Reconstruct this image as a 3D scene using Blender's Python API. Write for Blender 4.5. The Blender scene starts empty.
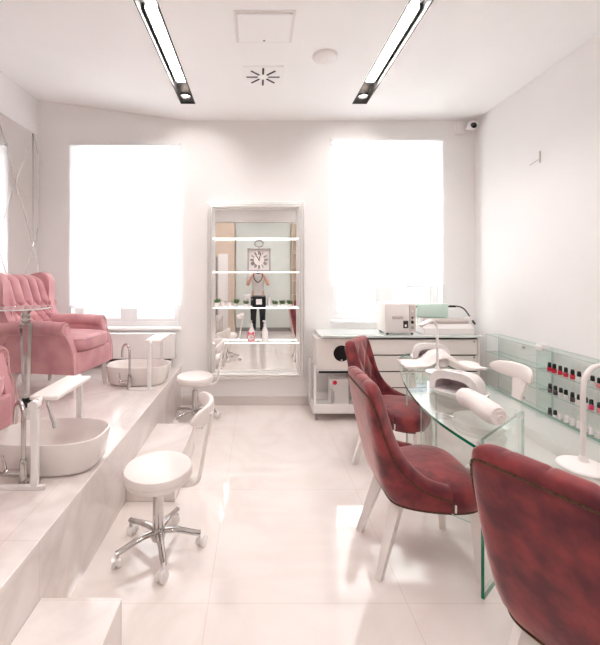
import bpy, bmesh, math, random
from mathutils import Vector, Matrix
random.seed(4)
PI = math.pi
sc = bpy.context.scene
COL = sc.collection
F = 380.0; CX = 258.0; CY = 272.0; H = 1.5      # focal length and vanishing point in pixels, eye height
YB = 4.29; XL = -2.48; XR = 2.45; YR = -1.15; ZC = 3.21; ZP = 0.44
ZT = 0.75                                         # table height

# ------------------------------------------------------------------ materials
MATS = {}
def principled(name, color, rough=0.5, metal=0.0, coat=0.0, sheen=0.0, var=0.0, scale=8.0, bump=0.0, bscale=60.0,
               emit=None, estr=0.0, spec=0.5, detail=4.0, color2=None, coat_rough=0.03):
    m = bpy.data.materials.new(name); m.use_nodes = True
    nt = m.node_tree; b = nt.nodes['Principled BSDF']
    b.inputs['Base Color'].default_value = (*color, 1)
    b.inputs['Roughness'].default_value = rough
    b.inputs['Metallic'].default_value = metal
    b.inputs['Coat Weight'].default_value = coat
    b.inputs['Coat Roughness'].default_value = coat_rough
    b.inputs['Specular IOR Level'].default_value = spec
    if sheen:
        b.inputs['Sheen Weight'].default_value = sheen
        b.inputs['Sheen Roughness'].default_value = 0.35
        b.inputs['Sheen Tint'].default_value = (1, 0.75, 0.72, 1)
    tc = nt.nodes.new('ShaderNodeTexCoord')
    if var or color2:
        n = nt.nodes.new('ShaderNodeTexNoise'); n.inputs['Scale'].default_value = scale
        n.inputs['Detail'].default_value = detail
        nt.links.new(tc.outputs['Object'], n.inputs['Vector'])
        r = nt.nodes.new('ShaderNodeValToRGB')
        c2 = color2 or tuple(min(1, c * (1 + var)) for c in color)
        c1 = color if color2 else tuple(c * (1 - var) for c in color)
        r.color_ramp.elements[0].position = 0.35; r.color_ramp.elements[1].position = 0.65
        r.color_ramp.elements[0].color = (*c1, 1); r.color_ramp.elements[1].color = (*c2, 1)
        nt.links.new(n.outputs['Fac'], r.inputs['Fac'])
        nt.links.new(r.outputs['Color'], b.inputs['Base Color'])
    if bump:
        n2 = nt.nodes.new('ShaderNodeTexNoise'); n2.inputs['Scale'].default_value = bscale
        nt.links.new(tc.outputs['Object'], n2.inputs['Vector'])
        bp = nt.nodes.new('ShaderNodeBump'); bp.inputs['Strength'].default_value = bump; bp.inputs['Distance'].default_value = 0.01
        nt.links.new(n2.outputs['Fac'], bp.inputs['Height']); nt.links.new(bp.outputs['Normal'], b.inputs['Normal'])
    if emit:
        b.inputs['Emission Color'].default_value = (*emit, 1); b.inputs['Emission Strength'].default_value = estr
    MATS[name] = m
    return m

def marble(name, base, vein, tile=0.9, ox=0.0, oy=0.0, grout=(0.62, 0.55, 0.52)):
    m = bpy.data.materials.new(name); m.use_nodes = True
    nt = m.node_tree; N = nt.nodes; L = nt.links; b = N['Principled BSDF']
    tc = N.new('ShaderNodeTexCoord')
    n = N.new('ShaderNodeTexNoise'); n.inputs['Scale'].default_value = 1.3; n.inputs['Detail'].default_value = 8
    n.inputs['Distortion'].default_value = 1.6
    L.new(tc.outputs['Object'], n.inputs['Vector'])
    r = N.new('ShaderNodeValToRGB'); e = r.color_ramp.elements
    e[0].position = 0.40; e[0].color = (*base, 1); e[1].position = 0.62; e[1].color = (*base, 1)
    v = e.new(0.50); v.color = (*vein, 1)
    L.new(n.outputs['Fac'], r.inputs['Fac'])
    br = N.new('ShaderNodeTexBrick'); br.offset = 0.0
    br.inputs['Scale'].default_value = 1.0; br.inputs['Mortar Size'].default_value = 0.002
    br.inputs['Mortar Smooth'].default_value = 0.2
    br.inputs['Brick Width'].default_value = tile; br.inputs['Row Height'].default_value = tile
    br.inputs['Color1'].default_value = (1, 1, 1, 1); br.inputs['Color2'].default_value = (0.97, 0.97, 0.97, 1)
    br.inputs['Mortar'].default_value = (0.86, 0.83, 0.82, 1)
    mp = N.new('ShaderNodeMapping'); mp.inputs['Location'].default_value = (ox, oy, 0)
    L.new(tc.outputs['Object'], mp.inputs['Vector']); L.new(mp.outputs['Vector'], br.inputs['Vector'])
    mx = N.new('ShaderNodeMix'); mx.data_type = 'RGBA'; mx.blend_type = 'MULTIPLY'; mx.inputs[0].default_value = 1
    L.new(r.outputs['Color'], mx.inputs[6]); L.new(br.outputs['Color'], mx.inputs[7])
    L.new(mx.outputs[2], b.inputs['Base Color'])
    b.inputs['Roughness'].default_value = 0.06; b.inputs['Specular IOR Level'].default_value = 0.75
    b.inputs['Coat Weight'].default_value = 0.3; b.inputs['Coat Roughness'].default_value = 0.02
    MATS[name] = m
    return m

def archglass(name, tint, ior=1.45, boost=1.0):
    m = bpy.data.materials.new(name); m.use_nodes = True
    nt = m.node_tree; N = nt.nodes; L = nt.links
    for x in list(N): N.remove(x)
    out = N.new('ShaderNodeOutputMaterial'); t = N.new('ShaderNodeBsdfTransparent'); t.inputs[0].default_value = (*tint, 1)
    g = N.new('ShaderNodeBsdfGlossy'); g.inputs['Roughness'].default_value = 0.01; g.inputs[0].default_value = (0.96, 1, 0.98, 1)
    fr = N.new('ShaderNodeLayerWeight'); fr.inputs['Blend'].default_value = 0.5     # Schlick fresnel, the same from both sides
    pw = N.new('ShaderNodeMath'); pw.operation = 'POWER'; pw.inputs[1].default_value = 5.0
    ml = N.new('ShaderNodeMath'); ml.operation = 'MULTIPLY_ADD'; ml.inputs[1].default_value = 0.9; ml.inputs[2].default_value = 0.04 * boost; ml.use_clamp = True
    mx = N.new('ShaderNodeMixShader')
    L.new(fr.outputs['Facing'], pw.inputs[0]); L.new(pw.outputs[0], ml.inputs[0]); L.new(ml.outputs[0], mx.inputs[0]); L.new(t.outputs[0], mx.inputs[1]); L.new(g.outputs[0], mx.inputs[2])
    L.new(mx.outputs[0], out.inputs[0])
    MATS[name] = m
    return m

def blind_mat(name):
    m = bpy.data.materials.new(name); m.use_nodes = True
    nt = m.node_tree; N = nt.nodes; L = nt.links
    for x in list(N): N.remove(x)
    out = N.new('ShaderNodeOutputMaterial'); d = N.new('ShaderNodeBsdfDiffuse'); t = N.new('ShaderNodeBsdfTranslucent')
    tc = N.new('ShaderNodeTexCoord'); w = N.new('ShaderNodeTexNoise'); w.inputs['Scale'].default_value = 3
    L.new(tc.outputs['Object'], w.inputs['Vector'])
    r = N.new('ShaderNodeValToRGB'); r.color_ramp.elements[0].color = (0.93, 0.93, 0.93, 1); r.color_ramp.elements[1].color = (0.98, 0.98, 0.98, 1)
    L.new(w.outputs['Fac'], r.inputs['Fac'])
    L.new(r.outputs['Color'], d.inputs[0]); L.new(r.outputs['Color'], t.inputs[0])
    tr = N.new('ShaderNodeBsdfTransparent')
    mx = N.new('ShaderNodeMixShader'); mx.inputs[0].default_value = 0.62
    L.new(d.outputs[0], mx.inputs[1]); L.new(t.outputs[0], mx.inputs[2])
    m2 = N.new('ShaderNodeMixShader'); m2.inputs[0].default_value = 0.12
    L.new(mx.outputs[0], m2.inputs[1]); L.new(tr.outputs[0], m2.inputs[2]); L.new(m2.outputs[0], out.inputs[0])
    MATS[name] = m
    return m

wallc = (0.86, 0.84, 0.835)
M_wall = principled('wall_paint', wallc, 0.6, var=0.012, scale=1.5, bump=0.02, bscale=180)
M_ceil = principled('ceiling_paint', (0.92, 0.912, 0.91), 0.7, var=0.01, scale=2)
M_floor = marble('floor_marble', (0.87, 0.80, 0.765), (0.83, 0.75, 0.71), 0.9, 0.225, -0.82)
M_plat = marble('platform_marble', (0.85, 0.785, 0.755), (0.74, 0.67, 0.64), 0.9, 0.1, 0.3)
M_base = principled('baseboard_stone', (0.68, 0.62, 0.59), 0.2, var=0.03, scale=3)
M_white = principled('white_lacquer', (0.84, 0.81, 0.80), 0.25, coat=0.4, var=0.01)
M_frame = principled('window_paint', (0.84, 0.83, 0.83), 0.4, var=0.01)
M_plastic = principled('white_plastic', (0.82, 0.78, 0.77), 0.32, var=0.01)
M_pvc = principled('white_leatherette', (0.86, 0.80, 0.775), 0.38, var=0.012, bump=0.04, bscale=120)
M_lav = principled('lavender_plastic', (0.62, 0.53, 0.56), 0.35, var=0.02)
M_cream = principled('cream_drawer_front', (0.78, 0.73, 0.69), 0.3, coat=0.2, var=0.01)
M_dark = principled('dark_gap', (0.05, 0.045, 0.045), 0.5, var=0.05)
M_black = principled('black_plastic', (0.012, 0.012, 0.014), 0.25, var=0.1)
M_channel = principled('lamp_channel_grey', (0.05, 0.047, 0.046), 0.5, metal=0.0, var=0.05)
M_chrome = principled('chrome', (0.60, 0.58, 0.57), 0.10, metal=1.0, var=0.01)
M_silver = principled('silver_leaf', (0.88, 0.865, 0.855), 0.3, metal=0.6, var=0.01, scale=14)
M_mirror = principled('mirror_glass', (0.95, 0.95, 0.94), 0.0, metal=1.0, var=0.004, scale=1)
M_mirror2 = principled('bevelled_mirror', (0.93, 0.92, 0.915), 0.03, metal=1.0, var=0.004, scale=1)
M_bev = principled('mirror_bevel', (0.75, 0.74, 0.73), 0.15, metal=1.0, var=0.05)
M_red = principled('red_velvet', (0.10, 0.008, 0.018), 0.62, sheen=0.75, scale=11, color2=(0.27, 0.034, 0.037), bump=0.22, bscale=24, detail=8)
M_pink = principled('pink_velvet', (0.54, 0.25, 0.28), 0.6, sheen=0.45, scale=6, color2=(0.66, 0.35, 0.37), bump=0.10, bscale=30)
M_pinkp = principled('pink_piping', (0.60, 0.36, 0.36), 0.6, var=0.08)
M_trim = principled('bronze_nail_trim', (0.10, 0.055, 0.03), 0.4, metal=0.6, var=0.3, scale=90)
M_ceramic = principled('white_ceramic', (0.80, 0.75, 0.72), 0.12, coat=0.6, var=0.008)
M_wood = principled('painted_wood', (0.83, 0.78, 0.75), 0.35, var=0.02)
M_edge = principled('green_glass_edge', (0.0, 0.17, 0.09), 0.08, coat=0.6, var=0.15, scale=5)
M_edge2 = principled('pale_glass_edge', (0.50, 0.60, 0.57), 0.1, coat=0.5, var=0.05)
M_edge3 = principled('white_glass_edge', (0.78, 0.78, 0.78), 0.15, coat=0.5, var=0.02)
M_glass = archglass('clear_glass', (0.965, 0.985, 0.978), 1.45, 1.0)
M_tglass = archglass('table_glass', (0.955, 0.982, 0.972), 1.5, 2.6)
M_pane = archglass('window_pane', (0.97, 0.98, 0.98), 1.45)
M_blind = blind_mat('blind_fabric')
M_towel = principled('white_terry', (0.86, 0.79, 0.77), 0.9, var=0.02, bump=0.35, bscale=140)
M_led = principled('led_edge', (0.9, 0.9, 0.9), 0.3, emit=(1, 0.97, 0.95), estr=1.0, var=0.01)
M_lamp = principled('lamp_diffuser', (0.9, 0.9, 0.9), 0.3, emit=(1, 0.955, 0.93), estr=32, var=0.01)
M_bulb = principled('spot_bulb', (0.9, 0.85, 0.8), 0.3, emit=(1, 0.86, 0.76), estr=4, var=0.01)
M_rpol = principled('red_polish', (0.62, 0.008, 0.035), 0.12, coat=0.8, var=0.1)
M_mag = principled('magenta_polish', (0.62, 0.01, 0.10), 0.12, coat=0.8, var=0.1)
M_ppol = principled('blush_polish', (0.70, 0.26, 0.27), 0.12, coat=0.8, var=0.05)
M_wpol = principled('milky_polish', (0.80, 0.77, 0.76), 0.12, coat=0.8, var=0.02)
M_dpol = principled('dark_polish', (0.06, 0.02, 0.03), 0.12, coat=0.8, var=0.1)
M_grey = principled('grey_plastic', (0.33, 0.32, 0.32), 0.4, var=0.03)
M_mint = principled('mint_plastic', (0.62, 0.77, 0.70), 0.3, var=0.02)
M_beige = principled('beige_plastic', (0.62, 0.55, 0.52), 0.4, var=0.02)
M_green = principled('succulent_leaf', (0.10, 0.17, 0.06), 0.6, var=0.3, scale=40)
M_aqua = principled('aqua_wall_panel', (0.72, 0.77, 0.745), 0.6, var=0.01)
M_tan = principled('tan_wall_panel', (0.66, 0.54, 0.44), 0.6, var=0.02)
M_skin = principled('skin', (0.62, 0.38, 0.29), 0.5, var=0.03)
M_hair = principled('brown_hair', (0.07, 0.04, 0.025), 0.6, var=0.2, scale=60)
M_shirt = principled('pale_shirt', (0.62, 0.58, 0.56), 0.8, var=0.03)
M_trous = principled('black_denim', (0.012, 0.012, 0.014), 0.8, var=0.2)
M_pinkc = principled('pink_enamel', (0.75, 0.16, 0.22), 0.3, var=0.03)
M_face = principled('clock_face', (0.78, 0.73, 0.71), 0.5, var=0.02)
M_greyf = principled('clock_frame_grey', (0.42, 0.39, 0.38), 0.4, metal=0.3, var=0.05)
M_facade = principled('street_facade', (0.145, 0.142, 0.14), 0.8, var=0.04)
M_fwin = principled('facade_window_dark', (0.055, 0.06, 0.07), 0.3, var=0.1)

# ------------------------------------------------------------------ mesh helpers
def nb(): return bmesh.new()
def obj(name, bm, mats, parent=None, smooth=True, ang=38):
    me = bpy.data.meshes.new(name)
    bmesh.ops.recalc_face_normals(bm, faces=bm.faces)
    if smooth:
        for f in bm.faces: f.smooth = True
        ca = math.radians(ang)
        for e in bm.edges:
            if len(e.link_faces) == 2:
                try:
                    if e.calc_face_angle() > ca: e.smooth = False
                except Exception: pass
    bm.to_mesh(me); bm.free()
    if not isinstance(mats, (list, tuple)): mats = [mats]
    for m in mats: me.materials.append(m)
    o = bpy.data.objects.new(name, me); COL.objects.link(o)
    if parent: o.parent = parent
    return o
def box(bm, x0, x1, y0, y1, z0, z1, bev=0.0, seg=2, mat=0, M=None):
    x0, x1 = min(x0, x1), max(x0, x1); y0, y1 = min(y0, y1), max(y0, y1); z0, z1 = min(z0, z1), max(z0, z1)
    r = bmesh.ops.create_cube(bm, size=1)
    vs = r['verts']
    for v in vs:
        v.co = Vector(((x0 + x1) / 2 + v.co.x * (x1 - x0), (y0 + y1) / 2 + v.co.y * (y1 - y0), (z0 + z1) / 2 + v.co.z * (z1 - z0)))
    fs = set(f for v in vs for f in v.link_faces)
    if bev > 0:
        es = list(set(e for v in vs for e in v.link_edges))
        rr = bmesh.ops.bevel(bm, geom=es, offset=bev, segments=seg, profile=0.5, affect='EDGES')
        vs = rr['verts']; fs = set(f for v in vs for f in v.link_faces)
    for f in fs: f.material_index = mat
    vs = list(set(v for f in fs for v in f.verts))
    if M is not None: bmesh.ops.transform(bm, matrix=M, verts=vs)
    return vs
def frames(pts, closed=False):
    pts = [Vector(p) for p in pts]; n = len(pts); T = []
    for i in range(n):
        if closed: a, b = pts[(i - 1) % n], pts[(i + 1) % n]
        else: a, b = pts[max(0, i - 1)], pts[min(n - 1, i + 1)]
        T.append((b - a).normalized())
    up = Vector((0, 0, 1)) if abs(T[0].z) < 0.9 else Vector((1, 0, 0))
    u = T[0].cross(up).normalized(); out = []
    for t in T:
        u = (u - t * u.dot(t))
        u = u.normalized() if u.length > 1e-6 else t.orthogonal().normalized()
        out.append((u, t.cross(u)))
    return pts, out
def tube(bm, pts, r, seg=10, closed=False, mat=0, cap=True, flat=None):
    pts, fr = frames(pts, closed); n = len(pts); rings = []
    rr = r if isinstance(r, (list, tuple)) else [r] * n
    for p, (u, v), q in zip(pts, fr, rr):
        a2 = q if flat is None else flat
        rings.append([bm.verts.new(p + u * (q * math.cos(2 * PI * k / seg)) + v * (a2 * math.sin(2 * PI * k / seg))) for k in range(seg)])
    m = n if closed else n - 1
    for i in range(m):
        A, B = rings[i], rings[(i + 1) % n]
        for k in range(seg):
            f = bm.faces.new((A[k], A[(k + 1) % seg], B[(k + 1) % seg], B[k])); f.material_index = mat
    if cap and not closed:
        f = bm.faces.new(rings[0][::-1]); f.material_index = mat
        f = bm.faces.new(rings[-1]); f.material_index = mat
def cyl(bm, p0, p1, r0, r1=None, seg=20, mat=0):
    tube(bm, [p0, p1], [r0, r0 if r1 is None else r1], seg, mat=mat)
def lathe(bm, prof, c=(0, 0, 0), seg=32, mat=0, sx=1, sy=1, n=2.0):
    rings = []
    for r, z in prof:
        if r < 1e-5: rings.append([bm.verts.new((c[0], c[1], c[2] + z))]); continue
        ring = []
        for k in range(seg):
            a = 2 * PI * k / seg; ca, sa = math.cos(a), math.sin(a)
            if n != 2.0:
                ca = math.copysign(abs(ca) ** (2 / n), ca); sa = math.copysign(abs(sa) ** (2 / n), sa)
            ring.append(bm.verts.new((c[0] + r * sx * ca, c[1] + r * sy * sa, c[2] + z)))
        rings.append(ring)
    for A, B in zip(rings, rings[1:]):
        for k in range(seg):
            k2 = (k + 1) % seg
            if len(A) == 1 and len(B) == 1: continue
            if len(A) == 1: f = bm.faces.new((A[0], B[k], B[k2]))
            elif len(B) == 1: f = bm.faces.new((A[k], A[k2], B[0]))
            else: f = bm.faces.new((A[k], A[k2], B[k2], B[k]))
            f.material_index = mat
    if len(rings[0]) > 1: bm.faces.new(rings[0][::-1]).material_index = mat
    if len(rings[-1]) > 1: bm.faces.new(rings[-1]).material_index = mat
def prism(bm, poly, f3, a, b, mat=0, bev=0.0, seg=2, edge_mat=None):
    """poly: 2D points; f3(u,v,w) -> 3D; extruded from w=a to w=b"""
    A = [bm.verts.new(f3(u, v, a)) for u, v in poly]; B = [bm.verts.new(f3(u, v, b)) for u, v in poly]
    fa = bm.faces.new(A[::-1]); fb = bm.faces.new(B); fa.material_index = mat; fb.material_index = mat
    n = len(poly)
    for k in range(n):
        f = bm.faces.new((A[k], A[(k + 1) % n], B[(k + 1) % n], B[k])); f.material_index = mat if edge_mat is None else edge_mat
    if bev > 0:
        es = [e for e in set(list(fa.edges) + list(fb.edges))]
        bmesh.ops.bevel(bm, geom=es, offset=bev, segments=seg, profile=0.5, affect='EDGES')
def ball(bm, c, r, sx=1, sy=1, sz=1, mat=0, u=16, v=10):
    q = bmesh.ops.create_uvsphere(bm, u_segments=u, v_segments=v, radius=r)
    for w in q['verts']: w.co = Vector((c[0] + w.co.x * sx, c[1] + w.co.y * sy, c[2] + w.co.z * sz))
    for f in set(f for w in q['verts'] for f in w.link_faces): f.material_index = mat
def smoothpts(pts, sub=6):
    """Catmull-Rom through points"""
    P = [Vector(p) for p in pts]; out = []
    for i in range(len(P) - 1):
        p0 = P[max(0, i - 1)]; p1 = P[i]; p2 = P[i + 1]; p3 = P[min(len(P) - 1, i + 2)]
        for k in range(sub):
            t = k / sub
            out.append(0.5 * ((2 * p1) + (p2 - p0) * t + (2 * p0 - 5 * p1 + 4 * p2 - p3) * t * t + (3 * p1 - p0 - 3 * p2 + p3) * t ** 3))
    out.append(P[-1]); return out
def interp(x, xs, ys):
    if x <= xs[0]: return ys[0]
    for i in range(len(xs) - 1):
        if x <= xs[i + 1]: 
            t = (x - xs[i]) / (xs[i + 1] - xs[i]); return ys[i] + t * (ys[i + 1] - ys[i])
    return ys[-1]
def tag(o, label, cat, group=None, kind=None):
    o['label'] = label; o['category'] = cat
    if group: o['group'] = group
    if kind: o['kind'] = kind
    return o
def thing(name, label, cat, loc=(0, 0, 0), rz=0, group=None):
    o = bpy.data.objects.new(name, None); COL.objects.link(o); o.empty_display_size = 0.1
    o.location = loc; o.rotation_euler = (0, 0, rz)
    return tag(o, label, cat, group)
def struct(name, bm, mat, smooth=False):
    o = obj(name, bm, mat, None, smooth); o['kind'] = 'structure'; return o
def dup(root, loc, rz=None, label=None):
    r = root.copy(); COL.objects.link(r); r.location = loc
    if rz is not None: r.rotation_euler = (0, 0, rz)
    if label: r['label'] = label
    for ch in list(root.children):
        c = ch.copy(); COL.objects.link(c); c.parent = r
        for g in list(ch.children):
            d = g.copy(); COL.objects.link(d); d.parent = c
    return r

# ------------------------------------------------------------------ room
def cells(bm, xs, zs, holes, mk):
    for i in range(len(xs) - 1):
        for j in range(len(zs) - 1):
            cx = (xs[i] + xs[i + 1]) / 2; cz = (zs[j] + zs[j + 1]) / 2
            if any(h[0] < cx < h[1] and h[2] < cz < h[3] for h in holes): continue
            mk(xs[i], xs[i + 1], zs[j], zs[j + 1])
WL = (-2.11, -0.87, 0.87, 2.91); WR = (0.82, 2.08, 0.95, 2.965)
bm = nb()
cells(bm, [XL - .2, WL[0], WL[1], WR[0], WR[1], XR + .2], [-0.1, WL[2], WR[2], WL[3], WR[3], 3.65], [WL, WR],
      lambda a, b, c, d: box(bm, a, b, YB, YB + 0.28, c, d))
struct('wall_back', bm, M_wall)
bm = nb(); box(bm, XL - .2, XL, YR, YB, -0.1, 3.65); struct('wall_left', bm, M_wall)
bm = nb(); box(bm, XR, XR + .2, YR, YB, -0.1, 3.65); struct('wall_right', bm, M_wall)
bm = nb(); box(bm, XL - .2, XR + .2, YR - .2, YR, -0.1, 3.65); struct('wall_rear', bm, M_wall)
bm = nb(); box(bm, XL, XR, YR, YB, -0.1, 0); struct('floor', bm, M_floor)
# ceiling with recessed lamp channels
CH = [(-0.785, -0.635), (0.956, 1.107)]; CYS = [(-0.25, 1.45), (2.17, 3.87)]
bm = nb()
holes = [(a, b, c, d) for a, b in CH for c, d in CYS]
cells(bm, [-0.80, CH[0][0], CH[0][1], CH[1][0], CH[1][1], XR], [YR, CYS[0][0], CYS[0][1], CYS[1][0], CYS[1][1], YB], holes,
      lambda a, b, c, d: box(bm, a, b, c, d, ZC, ZC + 0.14))
prism(bm, [(XL, 3.44), (-0.8, ZC), (-0.8, ZC + 0.14), (XL, 3.58)], lambda u, v, w: (u, w, v), YR, YB)
struct('ceiling', bm, M_ceil)
# baseboards
bm = nb(); box(bm, -0.864, XR, YB - 0.015, YB, 0, 0.10, 0.003); struct('baseboard_back', bm, M_base)
bm = nb(); box(bm, XR - 0.015, XR, YR, YB - 0.016, 0, 0.10, 0.003); struct('baseboard_right', bm, M_base)
# platform with marble cladding
bm = nb(); box(bm, XL, -0.864, YR, YB, 0, ZP, 0.003, 1)
po = obj('pedicure_platform', bm, M_plat, None, False); po['kind'] = 'structure'
bm = nb(); box(bm, -0.863, -0.541, 0.35, 1.512, 0, 0.205, 0.003, 1)
so = obj('platform_step', bm, M_plat, None, False)
tag(so, 'low marble step below the platform in the bottom left corner', 'step', 'marble steps up to the platform')
bm = nb(); box(bm, -0.863, -0.541, 2.48, 3.25, 0, 0.205, 0.003, 1)
so = obj('platform_step', bm, M_plat, None, False)
tag(so, 'low marble step against the platform behind the nearer white stool', 'step', 'marble steps up to the platform')

# windows
def window(nm, W, panes_z):
    x0, x1, z0, z1 = W; y0, y1 = YB + 0.10, YB + 0.16; t = 0.055
    root = bpy.data.objects.new(nm, None); COL.objects.link(root); root['kind'] = 'structure'; root.location = ((x0 + x1) / 2, YB, z0)
    ox, oz = (x0 + x1) / 2, z0
    bm = nb(); w = (x1 - x0) / 2; h = z1 - z0
    box(bm, -w, -w + t, .10, .17, 0, h, .004); box(bm, w - t, w, .10, .17, 0, h, .004)
    box(bm, -w + t, w - t, .10, .17, 0, t, .004); box(bm, -w + t, w - t, .10, .17, h - t, h, .004)
    box(bm, -.055, .055, .095, .165, t, h - t, .004)
    box(bm, -w + t, w - t, .098, .168, h * .66, h * .66 + .07, .004)
    for s in (-1, 1):     # casement sashes
        a, b = (0.055, w - t) if s > 0 else (-w + t, -0.055)
        for (c, d) in ((t, h * .66), (h * .66 + .07, h - t)):
            q = .045
            box(bm, a, a + q, .105, .155, c, d, .003); box(bm, b - q, b, .105, .155, c, d, .003)
            box(bm, a + q, b - q, .105, .155, c, c + q, .003); box(bm, a + q, b - q, .105, .155, d - q, d, .003)
    obj('window_frame', bm, M_frame, root, False)
    bm = nb(); box(bm, -w + t, w - t, .128, .134, t, h - t); obj('window_pane', bm, M_pane, root, False)
    bm = nb(); box(bm, -w, w, -.03, .10, -.025, .003, .006); obj('window_sill', bm, M_frame, root, False)
    bm = nb(); tube(bm, [(0.02, .095, .5), (0.02, .065, .5), (0.02, .062, .40)], .008, 8); obj('window_handle', bm, M_chrome, root)
window('window_1', WL, 0); window('window_2', WR, 0)

def blind(x0, x1, ztop, zbot, label):
    root = thing('roman_blind', label, 'blind', ((x0 + x1) / 2, YB - 0.035, zbot), 0, 'white window blinds')
    w = (x1 - x0) / 2; h = ztop - zbot
    bm = nb(); nx, nz = 40, 40; g = []
    for j in range(nz + 1):
        row = []
        for i in range(nx + 1):
            x = -w + 2 * w * i / nx; z = h * j / nz
            dy = 0.002 * math.sin(x * 9 + 1) * (1 - j / nz)
            dz = 0.008 * math.sin(x * 7 + x0) * (1 - j / nz) ** 6
            row.append(bm.verts.new((x, dy, z + dz)))
        g.append(row)
    for j in range(nz):
        for i in range(nx): bm.faces.new((g[j][i], g[j][i + 1], g[j + 1][i + 1], g[j + 1][i]))
    obj('blind_fabric', bm, M_blind, root)
    bm = nb(); pts = [(-w + 2 * w * i / nx, 0.0, 0.012 + 0.008 * math.sin((-w + 2 * w * i / nx) * 7 + x0)) for i in range(nx + 1)]
    tube(bm, pts, 0.009, 8, flat=0.022); obj('hem_bar', bm, M_blind, root)
    bm = nb(); box(bm, -w - .005, w + .005, -.02, .033, h - .015, h + .02, .004); obj('head_rail', bm, M_frame, root, False)
    bm = nb(); tube(bm, [(w - .02, -.024, h - .01), (w - .02, -.024, -.1)], .002, 6); obj('pull_cord', bm, M_frame, root)
blind(-2.11, -0.87, 2.93, 1.105, 'white blind drawn down over the left window behind the pink armchair')
blind(0.825, 2.075, 2.985, 1.36, 'white blind over the right window above the white cabinet')

# a house across the street
bt = thing('street_house', 'pale house across the street, seen through the gap under the right blind', 'building', (1.0, 13.0, -3))
bm = nb(); box(bm, -14, 14, 0, 3, 0, 9, .02); obj('facade', bm, M_facade, bt, False)
for i in range(14):
    for j in range(3):
        bm = nb(); box(bm, -13 + i * 1.9, -12.1 + i * 1.9, -.06, .02, 1.2 + j * 2.8, 2.9 + j * 2.8, .02); obj('facade_window', bm, M_fwin, bt, False)

# radiator under the left window
rt = thing('radiator', 'flat white radiator below the left window behind the small basin', 'radiator', (-1.49, YB - 0.1, ZP))
bm = nb(); box(bm, -.62, .58, -.02, .06, .105, .385, .008)
obj('radiator_panel', bm, M_white, rt, False)
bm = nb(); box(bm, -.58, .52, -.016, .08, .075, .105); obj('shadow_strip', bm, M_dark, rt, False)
for s in (-1, 1):
    bm = nb(); box(bm, s * .5 - .02, s * .5 + .02, 0, .09, 0, .09, .003); obj('bracket', bm, M_white, rt, False)

# rear wall cladding seen in the mirror
rp = thing('aqua_wall_panel', 'pale aqua panel on the rear wall, reflected behind the photographer', 'wall panel', (0.12, YR + .01, 0))
bm = nb(); box(bm, -.68, .70, -.008, .03, 0.0, 2.75, .004); obj('panel_board', bm, M_aqua, rp, False)
bm = nb(); box(bm, -1.6, .95, -.008, .05, 2.76, 2.83, .006); obj('cornice', bm, M_white, rp, False)
bm = nb(); box(bm, -.68, .70, .03, .045, 0, .09, .003); obj('skirting', bm, M_grey, rp, False)
dp = thing('tan_wardrobe', 'tan built in cupboard reflected at the left side of the wall mirror', 'cupboard', (-0.98, YR + .01, 0))
bm = nb(); box(bm, -.42, .40, 0, .30, 0.0, 2.72, .005); obj('carcass', bm, M_tan, dp, False)
bm = nb(); box(bm, -.35, -.02, .30, .32, 0.05, 1.88, .003); obj('door', bm, M_grey, dp, False)
bm = nb(); box(bm, .0, .24, .30, .32, 0.05, 1.95, .003); obj('door', bm, M_white, dp, False)
dp = thing('product_rack', 'narrow tan shelf rack reflected at the right side of the wall mirror', 'shelf', (1.07, YR + .01, 0))
bm = nb(); box(bm, -.23, -.20, 0, .28, 0, 2.72, .003); box(bm, .22, .25, 0, .28, 0, 2.72, .003); box(bm, -.2, .22, 0, .02, 0, 2.72)
obj('carcass', bm, M_tan, dp, False)
for j in range(7):
    bm = nb(); box(bm, -.2, .22, .02, .27, .25 + j * .34, .27 + j * .34, .002); obj('rack_shelf', bm, M_white, dp, False)

# ------------------------------------------------------------------ ceiling things
def ceiling_lamp(x, y0, y1, label):
    root = thing('recessed_ceiling_lamp', label, 'ceiling lamp', (x, (y0 + y1) / 2, ZC), 0, 'recessed linear ceiling lamps')
    h = (y1 - y0) / 2; w = 0.0755; d = 0.085
    bm = nb()
    box(bm, -w, -w + .010, -h, h, .001, d); box(bm, w - .010, w, -h, h, .001, d); box(bm, -w + .01, w - .01, -h, h, d - .008, d)
    box(bm, -w + .01, w - .01, -h, -h + .01, .001, d - .008); box(bm, -w + .01, w - .01, h - .01, h, .001, d - .008)
    obj('channel', bm, M_channel, root, False)
    bm = nb(); a = h - 0.355
    box(bm, -w + .036, w - .036, -a, a, .048, .066, .003)
    obj('diffuser', bm, M_lamp, root, False)
    bm = nb()
    for s in (-1, 1): box(bm, s * (w - .030) - .005, s * (w - .030) + .005, -a, a, .040, .075)
    obj('reflector', bm, M_channel, root, False)
    for s in (-1, 1):
        bm = nb(); lathe(bm, [(.030, .03), (.050, .03), (.052, .012), (.046, .008), (.040, .012), (.034, .028)], (0, s * (h - .14), 0), 28)
        sp = obj('spotlight', bm, M_chrome, root)
        bm = nb(); lathe(bm, [(0, .016), (.036, .022), (.036, .03), (0, .03)], (0, s * (h - .14), 0), 24); obj('spot_bulb', bm, M_bulb, sp)
for x, side in ((-.71, 'left'), (1.0315, 'right')):
    ceiling_lamp(x, 2.17, 3.87, 'long dark framed recessed ceiling lamp on the %s side of the ceiling near the windows' % side)
    ceiling_lamp(x, -0.25, 1.45, 'added dark framed ceiling lamp on the %s side of the ceiling, out of view, to fill the room with light' % side)  # added copies out of view, put in as fill light for the closed room

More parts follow.
